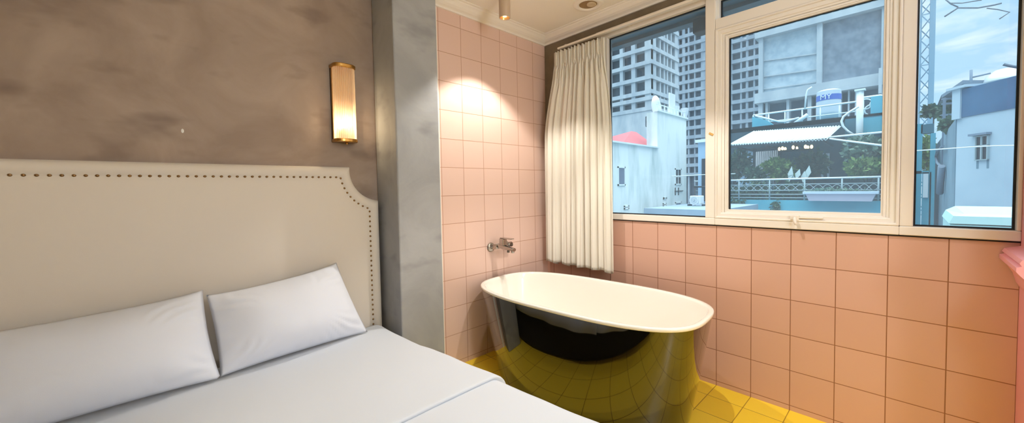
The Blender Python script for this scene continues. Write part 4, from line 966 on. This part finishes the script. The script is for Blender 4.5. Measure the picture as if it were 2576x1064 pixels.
# cables
def cable(name, pts, r, mm, lb, cat='cable'): m = MB(); m.tube(pts, r, 5); return tag(m.build(name, mm), lb, cat)
cable('overhead_cable', [at(px, py, 0, 7.5) for px, py in ((2306, 379), (2370, 375), (2440, 370), (2500, 367), (2560, 366), (2620, 366))], .010, 'cable_white', 'thin white cable crossing the right pane in front of the house')
cable('overhead_cable', [at(px, py, 0, 9.0) for px, py in ((1690, 443), (1740, 441), (1800, 438), (1850, 437))], .010, 'cable_white', 'thin white cable before the blue block in the left pane')
cable('overhead_cable', [at(px, py, 0, 12) for px, py in ((2376, 42), (2410, 20), (2460, 20), (2500, 13), (2520, 8))], .02, 'cable_black', 'dark cable sagging across the upper sky')
cable('overhead_cable', [at(px, py, 0, 12) for px, py in ((2378, -2), (2392, 10), (2410, 18))], .016, 'cable_black', 'short dark cable dropping to the sagging sky cable')
cable('overhead_cable', [at(px, py, 0, 12) for px, py in ((2390, 8), (2420, 8), (2470, 0))], .014, 'cable_black', 'dark cable along the very top of the right pane')
cable('overhead_cable', [at(px, py, 0, 12) for px, py in ((2482, 21), (2510, 24), (2540, 31), (2514, 48))], .014, 'cable_black', 'kinked dark cable hanging at the upper right of the sky')
cable('overhead_cable', [at(px, py, 0, 10.5) for px, py in ((2524, 162), (2545, 167), (2600, 176))], .03, 'cable_black', 'thick dark cable above the domed water tank')
tag(MB().box(4, 160, -60, 120, GZ - .4, GZ).build('street', mat('street_grey', (120, 130, 136), .9)), 'grey street level far below the window', 'street', None, 'structure')


# ================================================================== LIGHT
def light(name, kind, loc, col, power, **k):
    L = bpy.data.lights.new(name, kind); L.color = col; L.energy = power
    for a, v in k.items(): setattr(L, a, v)
    o = bpy.data.objects.new(name, L); COL.objects.link(o); o.location = loc; return o
WARM = (1.0, .94, .85)
for x, y in ((-.79, -.365), (-.79, -1.36)):
    light('bath_spot', 'SPOT', (x, y, CEIL - .167), WARM, 60, spot_size=radians(100), spot_blend=.35, shadow_soft_size=.010)
light('sconce_bulb', 'POINT', (SX, SY - .045, BZ + .004), (1., .80, .52), 11, shadow_soft_size=.024)
light('bedroom_fill', 'POINT', (-1.60, -3.05, 2.15), (.70, .86, 1.0), 36, shadow_soft_size=.16)  # added cool fill light behind the camera for the bed; no fixture there
light('bedroom_fill', 'POINT', (-1.5, -3.7, 1.5), (.96, .97, 1.0), 40, shadow_soft_size=.15)  # lower fill light, added unseen to even out ceiling, frames and walls

W = bpy.data.worlds.new('world'); S.world = W; N = NT(W)
out = N.a('ShaderNodeOutputWorld'); bg = N.a('ShaderNodeBackground'); N.l(bg.outputs[0], out.inputs[0])
tc = N.a('ShaderNodeTexCoord'); sp = N.a('ShaderNodeSeparateXYZ'); N.l(tc.outputs['Generated'], sp.inputs[0])
mp_ = N.a('ShaderNodeMapping'); mp_.inputs['Scale'].default_value = (2.2, 2.6, 9.0); mp_.inputs['Rotation'].default_value = (.25, 0, 0); N.l(tc.outputs['Generated'], mp_.inputs['Vector'])
nz = N.a('ShaderNodeTexNoise', i={'Scale': 2.4, 'Detail': 6., 'Roughness': .58, 'Distortion': .5}); N.l(mp_.outputs[0], nz.inputs['Vector'])
cr = N.a('ShaderNodeMapRange', i={'From Min': .48, 'From Max': .70}); N.l(nz.outputs['Fac'], cr.inputs['Value'])
hz = N.a('ShaderNodeMapRange', i={'From Min': .0, 'From Max': .5}); N.l(sp.outputs['Z'], hz.inputs['Value'])
sky = N.a('ShaderNodeMix', data_type='RGBA'); sky.inputs['A'].default_value = (.52, .77, .98, 1); sky.inputs['B'].default_value = (.40, .68, 1.0, 1); N.l(hz.outputs[0], sky.inputs['Factor'])
cl = N.a('ShaderNodeMix', data_type='RGBA'); cl.inputs['B'].default_value = (.92, 1.02, 1.06, 1); N.l(sky.outputs['Result'], cl.inputs['A']); N.l(cr.outputs[0], cl.inputs['Factor'])
zen = N.a('ShaderNodeMapRange', i={'From Min': .5, 'From Max': .85, 'To Min': 1.25, 'To Max': 6.0}); N.l(sp.outputs['Z'], zen.inputs['Value'])
oc = N.a('ShaderNodeMapRange', i={'From Min': .5, 'From Max': .8}); N.l(sp.outputs['Z'], oc.inputs['Value'])
ov = N.a('ShaderNodeMix', data_type='RGBA'); ov.inputs['B'].default_value = (.90, .98, 1.0, 1); N.l(cl.outputs['Result'], ov.inputs['A']); N.l(oc.outputs[0], ov.inputs['Factor'])
N.l(ov.outputs['Result'], bg.inputs['Color']); N.l(zen.outputs[0], bg.inputs['Strength'])
